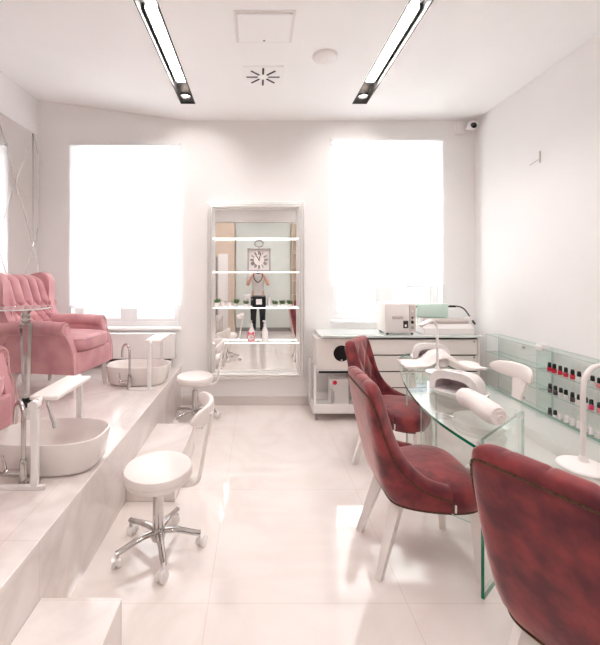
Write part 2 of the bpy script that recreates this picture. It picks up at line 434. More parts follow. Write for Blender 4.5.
t = thing('ceiling_hatch', 'square white access hatch with a raised rim in the ceiling', 'hatch', (0.045, 2.655, ZC))
bm = nb(); box(bm, -.205, .205, -.175, .175, -.004, .0, .002); obj('hatch_rim', bm, M_plastic, t, False)
bm = nb(); box(bm, -.185, .185, -.155, .155, -.014, -.004, .005, 3); obj('hatch_door', bm, M_ceil, t, False)
bm = nb(); lathe(bm, [(0, -.018), (.008, -.017), (.008, -.014)], (0, .13, 0), 14); obj('latch', bm, M_grey, t)
t = thing('air_diffuser', 'star shaped black slot air vent in the middle of the ceiling', 'ceiling vent', (0.044, 3.32, ZC))
bm = nb(); box(bm, -.17, .17, -.17, .17, -.006, .0, .002); obj('vent_plate', bm, M_ceil, t, False)
for k in range(8):
    a = k * PI / 4; bm = nb()
    box(bm, .045, .145, -.008, .008, -.010, -.006, .001, 1, M=Matrix.Rotation(a, 4, 'Z')); obj('vent_slot', bm, M_black, t, False)
t = thing('smoke_detector', 'round flat white ceiling speaker or detector disc right of the hatch', 'detector', (0.53, 3.01, ZC))
bm = nb(); lathe(bm, [(0, -.02), (.085, -.018), (.095, -.012), (.10, 0)], (0, 0, 0), 40); obj('cover', bm, M_lav if 0 else M_plastic, t)
bm = nb(); lathe(bm, [(.03, -.0195), (.0, -.021)], (0, 0, 0), 30); obj('centre_disc', bm, M_white, t)
t = thing('security_camera', 'small white security camera with dark lens in the ceiling corner', 'camera', (2.31, YB, 3.08))
bm = nb(); box(bm, -.10, -.01, -.07, 0, -.04, .09, .01); obj('junction_box', bm, M_plastic, t)
bm = nb(); cyl(bm, (.05, 0, .04), (.05, -.08, .03), .018); obj('mount_arm', bm, M_plastic, t)
bm = nb(); ball(bm, (.05, -.11, .03), .055); hh = obj('camera_head', bm, M_plastic, t)
bm = nb(); lathe(bm, [(0, 0), (.03, 0), (.034, .006), (.03, .012), (0, .014)], (0, 0, 0), 20)
bmesh.ops.transform(bm, matrix=Matrix.Translation((.035, -.155, .015)) @ Matrix.Rotation(PI / 2.2, 4, 'X'), verts=bm.verts)
obj('lens', bm, M_black, hh)
t = thing('wall_hook', 'tiny grey hook rail high on the right wall', 'hook', (XR, 3.30, 2.50))
bm = nb(); box(bm, -.008, 0, -.006, .006, -.05, .05, .002); obj('plate', bm, M_beige, t, False)
bm = nb(); tube(bm, [(-.008, .0, -.02), (-.02, .02, -.03), (-.02, .10, -.045)], .004, 8); obj('hook_arm', bm, M_beige, t)

# ------------------------------------------------------------------ diamond mirror on the left wall
bm = nb(); y0, y1, z0, z1 = 0.4, YB - .02, ZP + .02, 3.03
vs = [bm.verts.new((0, y, z)) for y, z in ((y0, z0), (y1, z0), (y1, z1), (y0, z1))]; bm.faces.new(vs)
ny, nz = 4.17, 3.03; dw, dh = 0.59, 1.24
for k in range(-12, 13):
    for s in (-1, 1):
        p = Vector((0, ny + k * dw, nz)); dirv = Vector((0, dw / 2, s * dh / 2)).normalized(); nrm = Vector((0, -dirv.z, dirv.y))
        bmesh.ops.bisect_plane(bm, geom=bm.verts[:] + bm.edges[:] + bm.faces[:], plane_co=p, plane_no=nrm)
for f in bm.faces: f.material_index = 0
fs = bm.faces[:]
r = bmesh.ops.inset_individual(bm, faces=fs, thickness=0.008, depth=0.0)
for f in r['faces']: f.material_index = 1
inner = [f for f in bm.faces if f.material_index == 0]
for v in set(v for f in inner for v in f.verts): v.co.x += 0.007
g = bmesh.ops.extrude_face_region(bm, geom=[e for e in bm.edges if e.is_boundary] and [])if False else None
mo = thing('diamond_mirror', 'large diamond tiled mirror on the left wall behind the pink armchairs', 'mirror', (XL + .004, 0, 0))
obj('mirror_tiles', bm, [M_mirror2, M_bev], mo, False)
bm = nb(); box(bm, -.004, 0.001, y0, y1, z0, z1); obj('backing_board', bm, M_grey, mo, False)

# ------------------------------------------------------------------ wall mirror cabinet with lit shelves
MX0, MX1, MZ0, MZ1 = -0.575, 0.525, 0.30, 2.29
mc = thing('mirror_cabinet', 'tall silver framed mirror with four lit glass shelves between the windows', 'mirror', ((MX0 + MX1) / 2, YB, MZ0))
w = (MX1 - MX0) / 2; h = MZ1 - MZ0
bm = nb()
def ring(bm, a, b, y0_, y1_, bev=.003):
    box(bm, -w + a, -w + b, y0_, y1_, a, h - a, bev); box(bm, w - b, w - a, y0_, y1_, a, h - a, bev)
    box(bm, -w + b, w - b, y0_, y1_, a, b, bev); box(bm, -w + b, w - b, y0_, y1_, h - b, h - a, bev)
ring(bm, 0, .018, -.05, 0); ring(bm, .018, .026, -.035, 0); ring(bm, .026, .048, -.085, 0, .006); ring(bm, .048, .056, -.07, 0); ring(bm, .056, .074, -.105, 0, .006); ring(bm, .074, .080, -.07, 0); ring(bm, .080, .094, -.055, 0)
obj('frame', bm, M_silver, mc, False)
bm = nb(); box(bm, -w + .06, w - .06, -.016, -.008, .06, h - .06); obj('mirror_pane', bm, M_mirror, mc, False)
SHZ = [1.871, 1.5, 1.107, .725]
for i, z in enumerate(SHZ):
    z = z - MZ0
    bm = nb(); box(bm, -w + .08, w - .08, -.118, -.018, z - .008, z, .001, 1); sh = obj('glass_shelf', bm, M_glass, mc, False)
    bm = nb(); box(bm, -w + .078, w - .078, -.126, -.1185, z - .008, z + .001, .001, 1); obj('led_strip', bm, M_led, sh, False)
def onshelf(px, i, y=YB - .07): return ((px - CX) * (y) / F, y, SHZ[i])

# square clock with a ring handle on the second shelf
ct = thing('table_clock', 'square grey clock with roman numerals and ring handle on the second mirror shelf', 'clock', ((259 - CX) * 4.2 / F, YB - .075, SHZ[1] + .0))
bm = nb(); W2 = .128
for a in range(4):
    box(bm, -W2, W2, -.014, .022, .006, .022, .003, M=Matrix.Translation((0, 0, .134)) @ Matrix.Rotation(a * PI / 2, 4, 'Y') @ Matrix.Translation((0, 0, -.134)))
box(bm, -W2 + .01, W2 - .01, .008, .020, .015, .253)
obj('case', bm, M_greyf, ct, False)
bm = nb(); box(bm, -W2 + .012, W2 - .012, .002, .008, .016, .252); obj('dial', bm, M_face, ct, False)
bm = nb()
numer = ['XII', 'I', 'II', 'III', 'IIII', 'V', 'VI', 'VII', 'VIII', 'IX', 'X', 'XI']
for k, s in enumerate(numer):
    a = -k * PI / 6; wd = {'I': .008, 'V': .014, 'X': .014}; tot = sum(wd[c] for c in s); x = -tot / 2
    R = .098; M0 = Matrix.Translation((0, 0, .134)) @ Matrix.Rotation(-a, 4, 'Y') @ Matrix.Translation((0, 0, R - .02))
    for c in s:
        cx_ = x + wd[c] / 2
        strokes = {'I': [(0, 0)], 'V': [(-.0035, .16), (.0035, -.16)], 'X': [(0, .32), (0, -.32)]}[c]
        for ox, an in strokes:
            box(bm, -.0016, .0016, -.001, .001, -.020, .020, M=M0 @ Matrix.Translation((cx_ + ox, 0, 0)) @ Matrix.Rotation(-an if c == 'V' else an, 4, 'Y'))
        x += wd[c]
obj('numerals', bm, M_black, ct, False)
bm = nb()
for a, L_ in ((-.55, .055), (.25, .08)): box(bm, -.003, .003, -.004, -.002, -.01, L_, M=Matrix.Translation((0, 0, .134)) @ Matrix.Rotation(a, 4, 'Y'))
obj('clock_hands', bm, M_black, ct, False)
bm = nb(); cyl(bm, (0, .004, .255), (0, .004, .285), .016, .012, 14)
tube(bm, [(.048 * math.cos(a), .004, .32 + .034 * math.sin(a)) for a in [2 * PI * k / 24 for k in range(24)]], .0055, 8, closed=True)
obj('ring_handle', bm, M_greyf, ct)

# black box with a white label, cups, plants, bottles on the shelves
t = thing('gift_box', 'small black box with a white square label on the third mirror shelf', 'box', onshelf(259, 2))
bm = nb(); box(bm, -.075, .075, -.035, .035, 0, .125, .003); obj('carton', bm, M_black, t, False)
bm = nb(); box(bm, -.032, .032, -.037, -.0345, .035, .095); obj('label_patch', bm, M_white, t, False)
def plant(px, i, label, sc_=1.0, y=YB - .07):
    t = thing('potted_succulent', label, 'plant', onshelf(px, i, y), 0, 'little plants on the mirror shelf')
    bm = nb(); lathe(bm, [(0, 0), (.022 * sc_, 0), (.030 * sc_, .045 * sc_), (.027 * sc_, .045 * sc_), (.025 * sc_, .036 * sc_), (0, .036 * sc_)], (0, 0, 0), 20); obj('pot', bm, M_ceramic, t)
    bm = nb()
    for k in range(14):
        a = k * 2.4; r = .006 + .0015 * k; hh = .05 + random.random() * .025
        tube(bm, [(.4 * r * math.cos(a), .4 * r * math.sin(a), .036 * sc_), (r * math.cos(a), r * math.sin(a), .036 * sc_ + .02), (1.4 * r * math.cos(a), 1.4 * r * math.sin(a), .03 + hh * sc_ * .8)], [.003, .007, .001], 6)
    obj('leaves', bm, M_green, t)
    return t
plant(217, 2, 'dark green succulent at the left end of the third mirror shelf', 1.2)
plant(236, 2, 'small succulent in a white pot left of the tall white carton', 1.0)
plant(246, 2, 'small succulent in a white pot right beside the black box', .9)
plant(275, 2, 'small succulent, first plant to the right of the candle', .8)
plant(282.5, 2, 'small succulent, second plant to the right of the candle', .85)
plant(290, 2, 'small succulent at the right end of the third mirror shelf', .8)
for px, l in ((223, 'white cup beside the leftmost succulent on the mirror shelf'), (228.5, 'white cup, right one of the pair on the mirror shelf')):
    t = thing('white_cup', l, 'cup', onshelf(px, 2), 0, 'cups on the mirror shelf')
    bm = nb(); lathe(bm, [(0, 0), (.018, 0), (.024, .03), (.026, .062), (.023, .062), (.020, .01), (0, .008)], (0, 0, 0), 20); obj('cup_body', bm, M_ceramic, t)
    bm = nb(); tube(bm, smoothpts([(.024, 0, .05), (.038, 0, .045), (.036, 0, .022), (.022, 0, .018)], 4), .003, 6); obj('cup_handle', bm, M_ceramic, t)
t = thing('white_carton', 'tall white carton standing behind a succulent on the third shelf', 'carton', onshelf(247.5, 2, YB - .045))
bm = nb(); box(bm, -.035, .035, -.018, .018, 0, .14, .002); obj('carton_body', bm, M_white, t, False)
bm = nb(); box(bm, -.02, .02, -.0195, -.0178, .05, .10); obj('label_patch', bm, M_lav, t, False)
t = thing('pillar_candle', 'slim white candle right of the black box on the third shelf', 'candle', onshelf(269, 2))
bm = nb(); lathe(bm, [(0, 0), (.016, 0), (.016, .11), (.012, .114), (0, .112)], (0, 0, 0), 18); obj('wax', bm, M_white, t)
bm = nb(); cyl(bm, (0, 0, .112), (0, 0, .125), .0015, seg=6); obj('wick', bm, M_black, t)
for px, l in ((251.5, 'white lotion bottle behind the pink alarm clock on the lowest shelf'), (265, 'white lotion bottle right of the pink alarm clock, alone')):
    t = thing('lotion_bottle', l, 'bottle', onshelf(px, 3, YB - .05), 0, 'lotion bottles on the lowest shelf')
    bm = nb(); lathe(bm, [(0, 0), (.036, 0), (.038, .02), (.036, .11), (.018, .15), (.014, .17), (0, .17)], (0, 0, 0), 22); obj('bottle_body', bm, M_white, t)
    bm = nb(); lathe(bm, [(.015, .165), (.015, .19), (.006, .195), (.005, .225), (0, .226)], (0, 0, 0), 16); box(bm, -.025, .006, -.005, .005, .215, .228, .002); obj('pump', bm, M_ppol if 0 else M_plastic, t)
t = thing('alarm_clock', 'small round pink alarm clock on the lowest mirror shelf', 'clock', onshelf(251, 3, YB - .10))
bm = nb(); tube(bm, [(0, -.015, .055), (0, .015, .055)], .045, 28); tube(bm, [(-.03, 0, .02), (-.035, 0, 0)], .005, 8); tube(bm, [(.03, 0, .02), (.035, 0, 0)], .005, 8)
ball(bm, (-.025, 0, .102), .014); ball(bm, (.025, 0, .102), .014); obj('clock_body', bm, M_pinkc, t)
bm = nb(); tube(bm, [(0, -.017, .055), (0, -.014, .055)], .034, 28); obj('dial', bm, M_face, t)
bm = nb(); box(bm, -.0015, .0015, -.019, -.0175, .055, .08); box(bm, 0, .018, -.019, -.0175, .0535, .0565); obj('clock_hands', bm, M_black, t, False)

# ------------------------------------------------------------------ stools
def make_stool():
    t = thing('rolling_stool', 'x', 'stool', (0, 0, 0), 0, 'white rolling stools')
    bm = nb(); R = .182; zs = .458
    prof = [(0, zs - .085), (R * .80, zs - .085), (R * .93, zs - .078), (R * .985, zs - .058), (R * .985, zs - .052), (R * .97, zs - .050), (R, zs - .045), (R * 1.005, zs - .028), (R * .97, zs - .010), (R * .88, zs - .002), (R * .6, zs + .004), (0, zs + .006)]
    lathe(bm, prof, (0, 0, 0), 48); obj('seat', bm, M_pvc, t)
    bm = nb(); cyl(bm, (0, 0, .08), (0, 0, .30), .030, .028, 24); cyl(bm, (0, 0, .30), (0, 0, zs - .08), .018, seg=20)
    lathe(bm, [(0, .055), (.035, .055), (.042, .08), (.040, .105), (.030, .125)], (0, 0, 0), 24)
    lathe(bm, [(.0, zs - .10), (.06, zs - .10), (.06, zs - .085), (0, zs - .085)], (0, 0, 0), 20)
    obj('gas_column', bm, M_chrome, t)
    for k in range(5):
        a = k * 2 * PI / 5; c, s = math.cos(a), math.sin(a); bm = nb()
        tube(bm, smoothpts([(.02 * c, .02 * s, .098), (.10 * c, .10 * s, .100), (.19 * c, .19 * s, .082), (.228 * c, .228 * s, .076)], 4), [.020] * 5 + [.017] * 4 + [.015] * 4, 12, flat=.014)
        leg = obj('base_arm', bm, M_chrome, t)
        bm = nb(); q = a + 1.1 * (k + 1); ux, uy = math.cos(q), math.sin(q); X, Y = .226 * c, .226 * s
        cyl(bm, (X, Y, .052), (X, Y, .088), .007, seg=10)
        for sg in (-1, 1):
            nx_, ny_ = -uy * sg, ux * sg; bx, by = X + .014 * ux, Y + .014 * uy
            cyl(bm, (bx + nx_ * .006, by + ny_ * .006, .027), (bx + nx_ * .022, by + ny_ * .022, .027), .027, seg=22)
        bx, by = X + .012 * ux, Y + .012 * uy
        cyl(bm, (bx + uy * .006, by - ux * .006, .036), (bx - uy * .006, by + ux * .006, .036), .024, seg=16)
        obj('caster', bm, M_silver, leg)
    # backrest: wide curved pad on a flat T stem
    bm = nb(); n = 28; m = 12; outer = []
    for i in range(n + 1):
        u = -1 + 2 * i / n; y = .205 * u; hx = .285 - .085 * u * u
        hh = .050 * (1 - abs(u) ** 4) ** .5 if abs(u) < 1 else 0; hh = max(hh, .008)
        th = .017 * (1 - abs(u) ** 6) ** .5 if abs(u) < 1 else .004; th = max(th, .004)
        ringv = []
        for k in range(m):
            a = 2 * PI * k / m
            ca, sa = math.cos(a), math.sin(a)
            ringv.append(bm.verts.new((hx + th * math.copysign(abs(ca) ** .7, ca) + .05 * (hh * sa), y, 0.757 + hh * math.copysign(abs(sa) ** .8, sa))))
        outer.append(ringv)
    for A, B in zip(outer, outer[1:]):
        for k in range(m): bm.faces.new((A[k], A[(k + 1) % m], B[(k + 1) % m], B[k]))
    bm.faces.new(outer[0][::-1]); bm.faces.new(outer[-1]); obj('backrest', bm, M_pvc, t)
    bm = nb(); pts = smoothpts([(.06, 0, .352), (.16, 0, .350), (.215, 0, .372), (.232, 0, .43), (.25, 0, .55), (.277, 0, .68), (.289, 0, .76)], 6)
    wd = [interp(i / (len(pts) - 1), [0, .5, .75, 1], [.030, .034, .045, .10]) for i in range(len(pts))]
    prev = None
    P, fr = pts, None
    for i, p in enumerate(pts):
        a = pts[max(0, i - 1)]; b = pts[min(len(pts) - 1, i + 1)]; tt = (b - a).normalized(); nn = Vector((tt.z, 0, -tt.x)) * .007
        w_ = wd[i]; row = [bm.verts.new(p + nn + Vector((0, w_, 0))), bm.verts.new(p + nn * 1.6), bm.verts.new(p + nn - Vector((0, w_, 0))), bm.verts.new(p - nn - Vector((0, w_, 0))), bm.verts.new(p - nn * 1.6), bm.verts.new(p - nn + Vector((0, w_, 0)))]
        if prev:
            for k in range(6): bm.faces.new((prev[k], prev[(k + 1) % 6], row[(k + 1) % 6], row[k]))
        else: bm.faces.new(row[::-1])
        prev = row
    bm.faces.new(prev); obj('backrest_stem', bm, M_pvc, t)
    return t
stool = make_stool(); stool.location = (-.541, 2.06, 0); stool.rotation_euler = (0, 0, .06)
stool['label'] = 'white round rolling stool nearest the camera, beside the platform step'
dup(stool, (-.640, 3.86, 0), .15, 'smaller looking white rolling stool farther back, by the wall mirror')
ts = dup(stool, (1.535, 2.62, 0), .04, 'white stool whose T shaped backrest shows between glass table and wall shelves'); ts.scale = (1, 1, 1.07)

# ------------------------------------------------------------------ red chairs
def make_red_chair():
    t = thing('red_dining_chair', 'x', 'chair', (0, 0, 0), 0, 'red velvet chairs at the glass table')
    xc, a0, b0, p, zb = .075, .33, .255, .28, .36
    def plan(th, off, z):
        c, s = max(0.0, math.cos(th)), math.sin(th)
        q = max(0, (z - zb)) / .57; low = max(0.0, 1 - (z - zb) / .10); dn = max(0.0, 1 - q) ** 1.5; inw = .030 * low * low + .05 * dn; inwy = .012 * low * low + .065 * dn * c ** .5
        X = xc - (a0 - off - inw) * (c ** p if c > 1e-9 else 0) - .06 * q * (c ** .3 if c > 1e-9 else 0)
        Y = (b0 + .012 * min(1, q) * c - off - inwy) * math.copysign(abs(s) ** p, s)
        return X, Y
    def rimz(th):
        c = max(0.0, math.cos(th)) ** p
        x = c          # 0 at the arm fronts, 1 at the very back
        yn = abs(math.sin(th)) ** p
        z = interp(x, [0, .25, .45, .60, .72, .82, .875, .905, .93, .955, 1], [.478, .495, .522, .560, .61, .67, .74, .82, .91, .945, .957])
        return z
    N = 96; th_ = .068; rows = []; NO = 10; NR = 8; NI = 26; trim = []
    raw = []
    for i in range(N + 1):
        raw.append(-PI / 2 + PI * i / N)
    # even arc-length sampling
    q45 = math.sqrt(.5) ** p
    def ang(u):
        a = abs(u)
        th = math.asin(min(1, (2 * a * q45) ** (1 / p))) if a < .5 else math.acos(min(1, (2 * (1 - a) * q45) ** (1 / p)))
        return math.copysign(th, u)
    fine = [ang(-1 + k / 1000) for k in range(2001)]; L = [0.0]
    for k in range(2000):
        A = plan(fine[k], 0, .6); B = plan(fine[k + 1], 0, .6); L.append(L[-1] + math.hypot(A[0] - B[0], A[1] - B[1]))
    ths = []; k = 0
    for i in range(N + 1):
        tgt = L[-1] * i / N
        while k < 2000 and L[k] < tgt: k += 1
        ths.append(fine[k])
    # smooth the rim heights
    rz = [rimz(x) for x in ths]
    for _ in range(4): rz = [rz[0]] + [(rz[i - 1] + 2 * rz[i] + rz[i + 1]) / 4 for i in range(1, N)] + [rz[-1]]
    bm = nb()
    for i, th in enumerate(ths):
        zr = rz[i]; s_arc = L[-1] * (i / N - .5); cre = math.exp(-((s_arc / .115 - round(s_arc / .115)) / .06) ** 2)
        back = max(0, min(1, (zr - .60) / .2))
        row = []
        for j in range(NO + 1):
            z = zb + (zr - .022 - zb) * j / NO
            X, Y = plan(th, -.004 * math.sin(PI * j / NO), z); row.append((X, Y, z))
        for j in range(1, NR):
            a = PI * j / NR; off = th_ / 2 * (1 - math.cos(a)); z = zr - .022 + .026 * math.sin(a) - .005 * cre * back
            X, Y = plan(th, off, z); row.append((X, Y, z))
        for j in range(NI + 1):
            z = (zr - .022) + (.41 - (zr - .022)) * j / NI
            u = s_arc / .115; v = (zr - z) / .125
            d = abs(math.sin(PI * (u + v) / 2)) * abs(math.sin(PI * (u - v + 1) / 2)) if False else min(abs(math.sin(PI * (u + v) / 2)), abs(math.sin(PI * (u - v) / 2)))
            off = th_ + .020 * (d ** .45 - .7) * back * min(1, j / 5) * min(1, max(0, (z - .5) / .1))
            X, Y = plan(th, off, z); row.append((X, Y, z))
        rows.append([bm.verts.new(q) for q in row])
    for A, B in zip(rows, rows[1:]):
        for k in range(len(A) - 1): bm.faces.new((A[k], A[k + 1], B[k + 1], B[k]))
        bm.faces.new((A[-1], A[0], B[0], B[-1]))
    bm.faces.new(rows[0]); bm.faces.new(rows[-1][::-1])
    obj('backrest', bm, M_red, t)
    # seat
    bm = nb(); lay = [(.90, .358), (.955, .362), (.985, .375), (1.0, .40), (1.0, .435), (.985, .457), (.95, .470), (.85, .482), (.6, .494), (.3, .499), (0, .50)]
    lathe(bm, [(.268 * q, z) for q, z in lay], (.028, 0, 0), 72, sx=.91, sy=.94, n=4.2)
    for v in bm.verts:
        if v.co.x < .10: v.co.y *= 1 - .30 * min(1, (.10 - v.co.x) / .26)
        if v.co.x < .0: v.co.x *= .68
    obj('seat', bm, M_red, t)
    # nail trim: below the rim on the outside, down the arm fronts and round the bottom
    bm = nb(); pts = []
    for i, th in enumerate(ths):
        z = rz[i] - .050; X, Y = plan(th, -.003, z); pts.append(Vector((X, Y, max(z, .40))))
    X0, Y0 = plan(ths[0], -.004, .37); X1, Y1 = plan(ths[-1], -.004, .37)
    pts = [Vector((X0 + .004, Y0, .368))] + [Vector((pts[0].x + .004, pts[0].y, pts[0].z - .01))] + pts[1:-1] + [Vector((pts[-1].x + .004, pts[-1].y, pts[-1].z - .01)), Vector((X1 + .004, Y1, .368))]
    tube(bm, pts, .0035, 8)
    acc = 0
    for A, B in zip(pts, pts[1:]):
        acc += (B - A).length
        if acc > .0125:
            acc = 0; q = bmesh.ops.create_icosphere(bm, subdivisions=1, radius=.0052)
            for v_ in q['verts']: v_.co += B
    loop = []
    for k in range(72):
        a = 2 * PI * k / 72; ca, sa = math.cos(a), math.sin(a)
        loop.append((.005 + .258 * math.copysign(abs(ca) ** .48, ca), .246 * math.copysign(abs(sa) ** .48, sa), .362))
    loop = [(x, y, z) for x, y, z in loop if x > .07]; loop.sort(key=lambda q: math.atan2(q[1], q[0]))
    tube(bm, loop, .004, 8)
    tube(bm, [(*plan(th, -.001, .366), .364) for th in ths], .004, 8)
    obj('nail_trim', bm, M_trim, t)
    for sy in (-1, 1):
        bm = nb(); tube(bm, [(.225, sy * .185, .37), (.245, sy * .19, .0)], [.036, .020], 4); obj('leg', bm, M_wood, t, False)
        bm = nb(); tube(bm, smoothpts([(-.135, sy * .128, .359), (-.185, sy * .15, .2), (-.245, sy * .175, .0)], 4), [.038, .0365, .035, .033, .031, .028, .025, .023, .021], 4); obj('leg', bm, M_wood, t, False)
    bm = nb(); box(bm, .083, .092, -.262, -.257, .375, .412, .001, 1); obj('fabric_tag', bm, M_white, t, False)
    return t
rc = make_red_chair(); rc.location = (.835, 2.03, 0); rc.rotation_euler = (0, 0, 0)
rc['label'] = 'red velvet chair in the middle, side on, with all its white legs in view'
dup(rc, (1.05, 2.98, 0), -math.radians(34), 'red velvet chair farthest back, turned to show its tufted inner back')
dup(rc, (1.06, 1.185, 0), math.radians(28), 'red velvet chair nearest the camera, seen from behind at the lower right')

# ------------------------------------------------------------------ pink wingback armchairs
def make_pink():
    t = thing('wingback_armchair', 'x', 'armchair', (0, 0, 0), 0, 'pink wingback armchairs on the platform')
    bm = nb(); box(bm, -.30, .355, -.27, .27, .20, .385, .02, 3); obj('seat_frame', bm, M_pink, t)
    # seat cushion
    bm = nb(); lay = [(.90, .385), (.97, .392), (1.0, .415), (1.01, .445), (1.0, .475), (.97, .495), (.88, .51), (.6, .525), (0, .53)]
    lathe(bm, [(.30 * q, z) for q, z in lay], (.078, 0, 0), 72, sx=1.0, sy=.78, n=6); cu = obj('seat_cushion', bm, M_pink, t)
    bm = nb(); lp = []
    for k in range(96):
        a = 2 * PI * k / 96; ca, sa = math.cos(a), math.sin(a); lp.append((.078 + .300 * math.copysign(abs(ca) ** .333, ca), .234 * math.copysign(abs(sa) ** .333, sa), .490))
    tube(bm, lp, .004, 6, closed=True); obj('cushion_piping', bm, M_pinkp, cu)
    # back with flutes above and diamond tufts below
    bm = nb(); NY, NZ = 80, 70; fr_, re_ = [], []
    def cen(z): return -.235 - .19 * ((z - .4) / .65) ** 1.1 if z > .4 else -.2
    for j in range(NZ + 1):
        z = .38 + .66 * j / NZ; A, B = [], []
        for i in range(NY + 1):
            y = -.262 + .524 * i / NY; u = y / .105
            topround = .035 * (abs(y) / .262) ** 3
            if z > .80: d = abs(math.sin(PI * (u + .5))) ** .55
            else:
                v = (.80 - z) / .13; d = min(abs(math.sin(PI * (u + .5 + v) / 1.0 * .5 + 0)) if False else abs(math.sin(PI * (u + v + .5) / 1)), abs(math.sin(PI * (u - v + .5) / 1))) ** .5 if False else min(abs(math.sin(PI * (u + v + .5))), abs(math.sin(PI * (u - v + .5)))) ** .5
            k = min(1, j / 6) ; e = max(0, (z - .98) / .06)
            x = cen(z) + .045 * (d - .6) * k * (1 - e * .4) + .06 - .07 * e * e
            zz = z - topround * (j / NZ) + 0.0
            A.append(bm.verts.new((x, y, zz))); B.append(bm.verts.new((cen(z) - .115 + .03 * e, y, zz)))
        fr_.append(A); re_.append(B)
    for G in (fr_, re_):
        for j in range(NZ):
            for i in range(NY): bm.faces.new((G[j][i], G[j][i + 1], G[j + 1][i + 1], G[j + 1][i]))
    for i in range(NY):
        bm.faces.new((fr_[NZ][i], fr_[NZ][i + 1], re_[NZ][i + 1], re_[NZ][i])); bm.faces.new((fr_[0][i], fr_[0][i + 1], re_[0][i + 1], re_[0][i]))
    for j in range(NZ):
        for i in (0, NY): bm.faces.new((fr_[j][i], fr_[j + 1][i], re_[j + 1][i], re_[j][i]))
    bk = obj('backrest', bm, M_pink, t, True, 60)
    bm = nb()
    for j in range(3):
        for i in range(-3, 4):
            y = (i + (.5 if j % 2 == 0 else 0)) * .105; z = .80 - j * .065
            if abs(y) < .24: ball(bm, (cen(z) + .035, y, z), .009, u=10, v=6)
    obj('tuft_button', bm, M_pinkp, bk)
    # wings
    prof = smoothpts([(-.31, .40), (-.24, .52), (-.225, .62), (-.275, .76), (-.275, .90), (-.285, 1.0), (-.33, 1.05), (-.40, 1.055), (-.46, 1.04), (-.52, 1.01), (-.50, .90), (-.43, .70), (-.36, .52), (-.31, .30)], 4)
    for s in (-1, 1):
        bm = nb(); prism(bm, [(q.x, q.y) for q in [Vector((a.x, a.y, 0)) for a in [Vector((p_.x, p_.y)).to_3d() for p_ in prof]]], lambda u, v, w: (u, s * (w + .02 * max(0, v - .6)), v), .235, .318, bev=.022, seg=3)
        obj('wing', bm, M_pink, t, True, 50)
        # arm: panel with a rolled top and a scroll front
        bm = nb(); prism(bm, [(-.29, .21), (.352, .21), (.345, .38), (.30, .50), (.272, .60), (-.27, .60)], lambda u, v, w: (u, s * w, v), .235, .305, bev=.012, seg=2)
        tube(bm, smoothpts([(-.33, s * .288, .575), (-.2, s * .285, .585), (.05, s * .285, .59), (.262, s * .285, .578)], 5), [.062] * 14 + [.066, .062], 24)
        arm = obj('armrest', bm, M_pink, t)
        bm = nb(); pts = [(.272, s * (.285 + .05 * math.cos(a)), .578 + .05 * math.sin(a)) for a in [2 * PI * k / 28 for k in range(28)]]
        tube(bm, pts, .0045, 6, closed=True)
        pts = [(.270, s * (.285 + r * math.cos(a)), .578 + r * math.sin(a)) for a, r in [(k * .35, .004 + .0016 * k) for k in range(22)]]
        tube(bm, pts, .003, 6)
        tube(bm, smoothpts([(.274, s * .335, .57), (.302, s * .307, .50), (.347, s * .305, .38), (.356, s * .305, .21)], 5), .0045, 6)
        obj('arm_piping', bm, M_pinkp, arm)
        for x in (-.24, .30):
            bm = nb(); tube(bm, [(x, s * .23, .205), (x + (.01 if x > 0 else -.03), s * .235, 0)], [.026, .014], 12); obj('leg', bm, M_wood, t)
    return t
pk = make_pink(); pk.location = (-1.815, 3.46, ZP); pk.rotation_euler = (0, 0, -math.radians(8))
pk['label'] = 'pink wingback armchair in full view on the platform by the left window'
dup(pk, (-1.755, 1.90, ZP), -math.radians(6), 'pink wingback armchair cut off by the left edge of the picture')

# ------------------------------------------------------------------ basins, taps, footrests
def make_basin():
    t = thing('foot_basin', 'x', 'basin', (0, 0, 0), 0, 'white ceramic foot basins')
    bm = nb(); lathe(bm, [(0, 0), (.235, 0), (.258, .010), (.272, .03), (.285, .10), (.298, .168), (.296, .178), (.288, .180), (.281, .174), (.268, .13), (.24, .06), (.20, .03), (0, .022)], (0, 0, 0), 64, sx=1.0, sy=.63, n=2.9)
    b = obj('bowl', bm, M_ceramic, t)
    bm = nb(); lathe(bm, [(0, .026), (.02, .026), (.022, .022)], (0, 0, 0), 20); obj('drain', bm, M_chrome, b)
    return t
def make_tap():
    t = thing('basin_tap', 'x', 'tap', (0, 0, 0), 0, 'chrome gooseneck taps')
    bm = nb(); lathe(bm, [(0, 0), (.026, 0), (.026, .008), (.018, .012), (.019, .11), (.014, .13), (0, .13)], (0, 0, 0), 24); obj('tap_body', bm, M_chrome, t)
    bm = nb(); tube(bm, smoothpts([(0, 0, .12), (0, 0, .30), (-.008, .015, .355), (-.045, .045, .395), (-.088, .08, .36), (-.10, .09, .27)], 6), .011, 12); obj('spout', bm, M_chrome, t)
    bm = nb(); cyl(bm, (0, 0, .065), (-.075, -.005, .065), .013, seg=14); ball(bm, (-.08, -.005, .065), .017); tube(bm, [(-.08, -.005, .07), (-.095, -.012, .15)], .005, 8); obj('lever', bm, M_chrome, t)
    return t
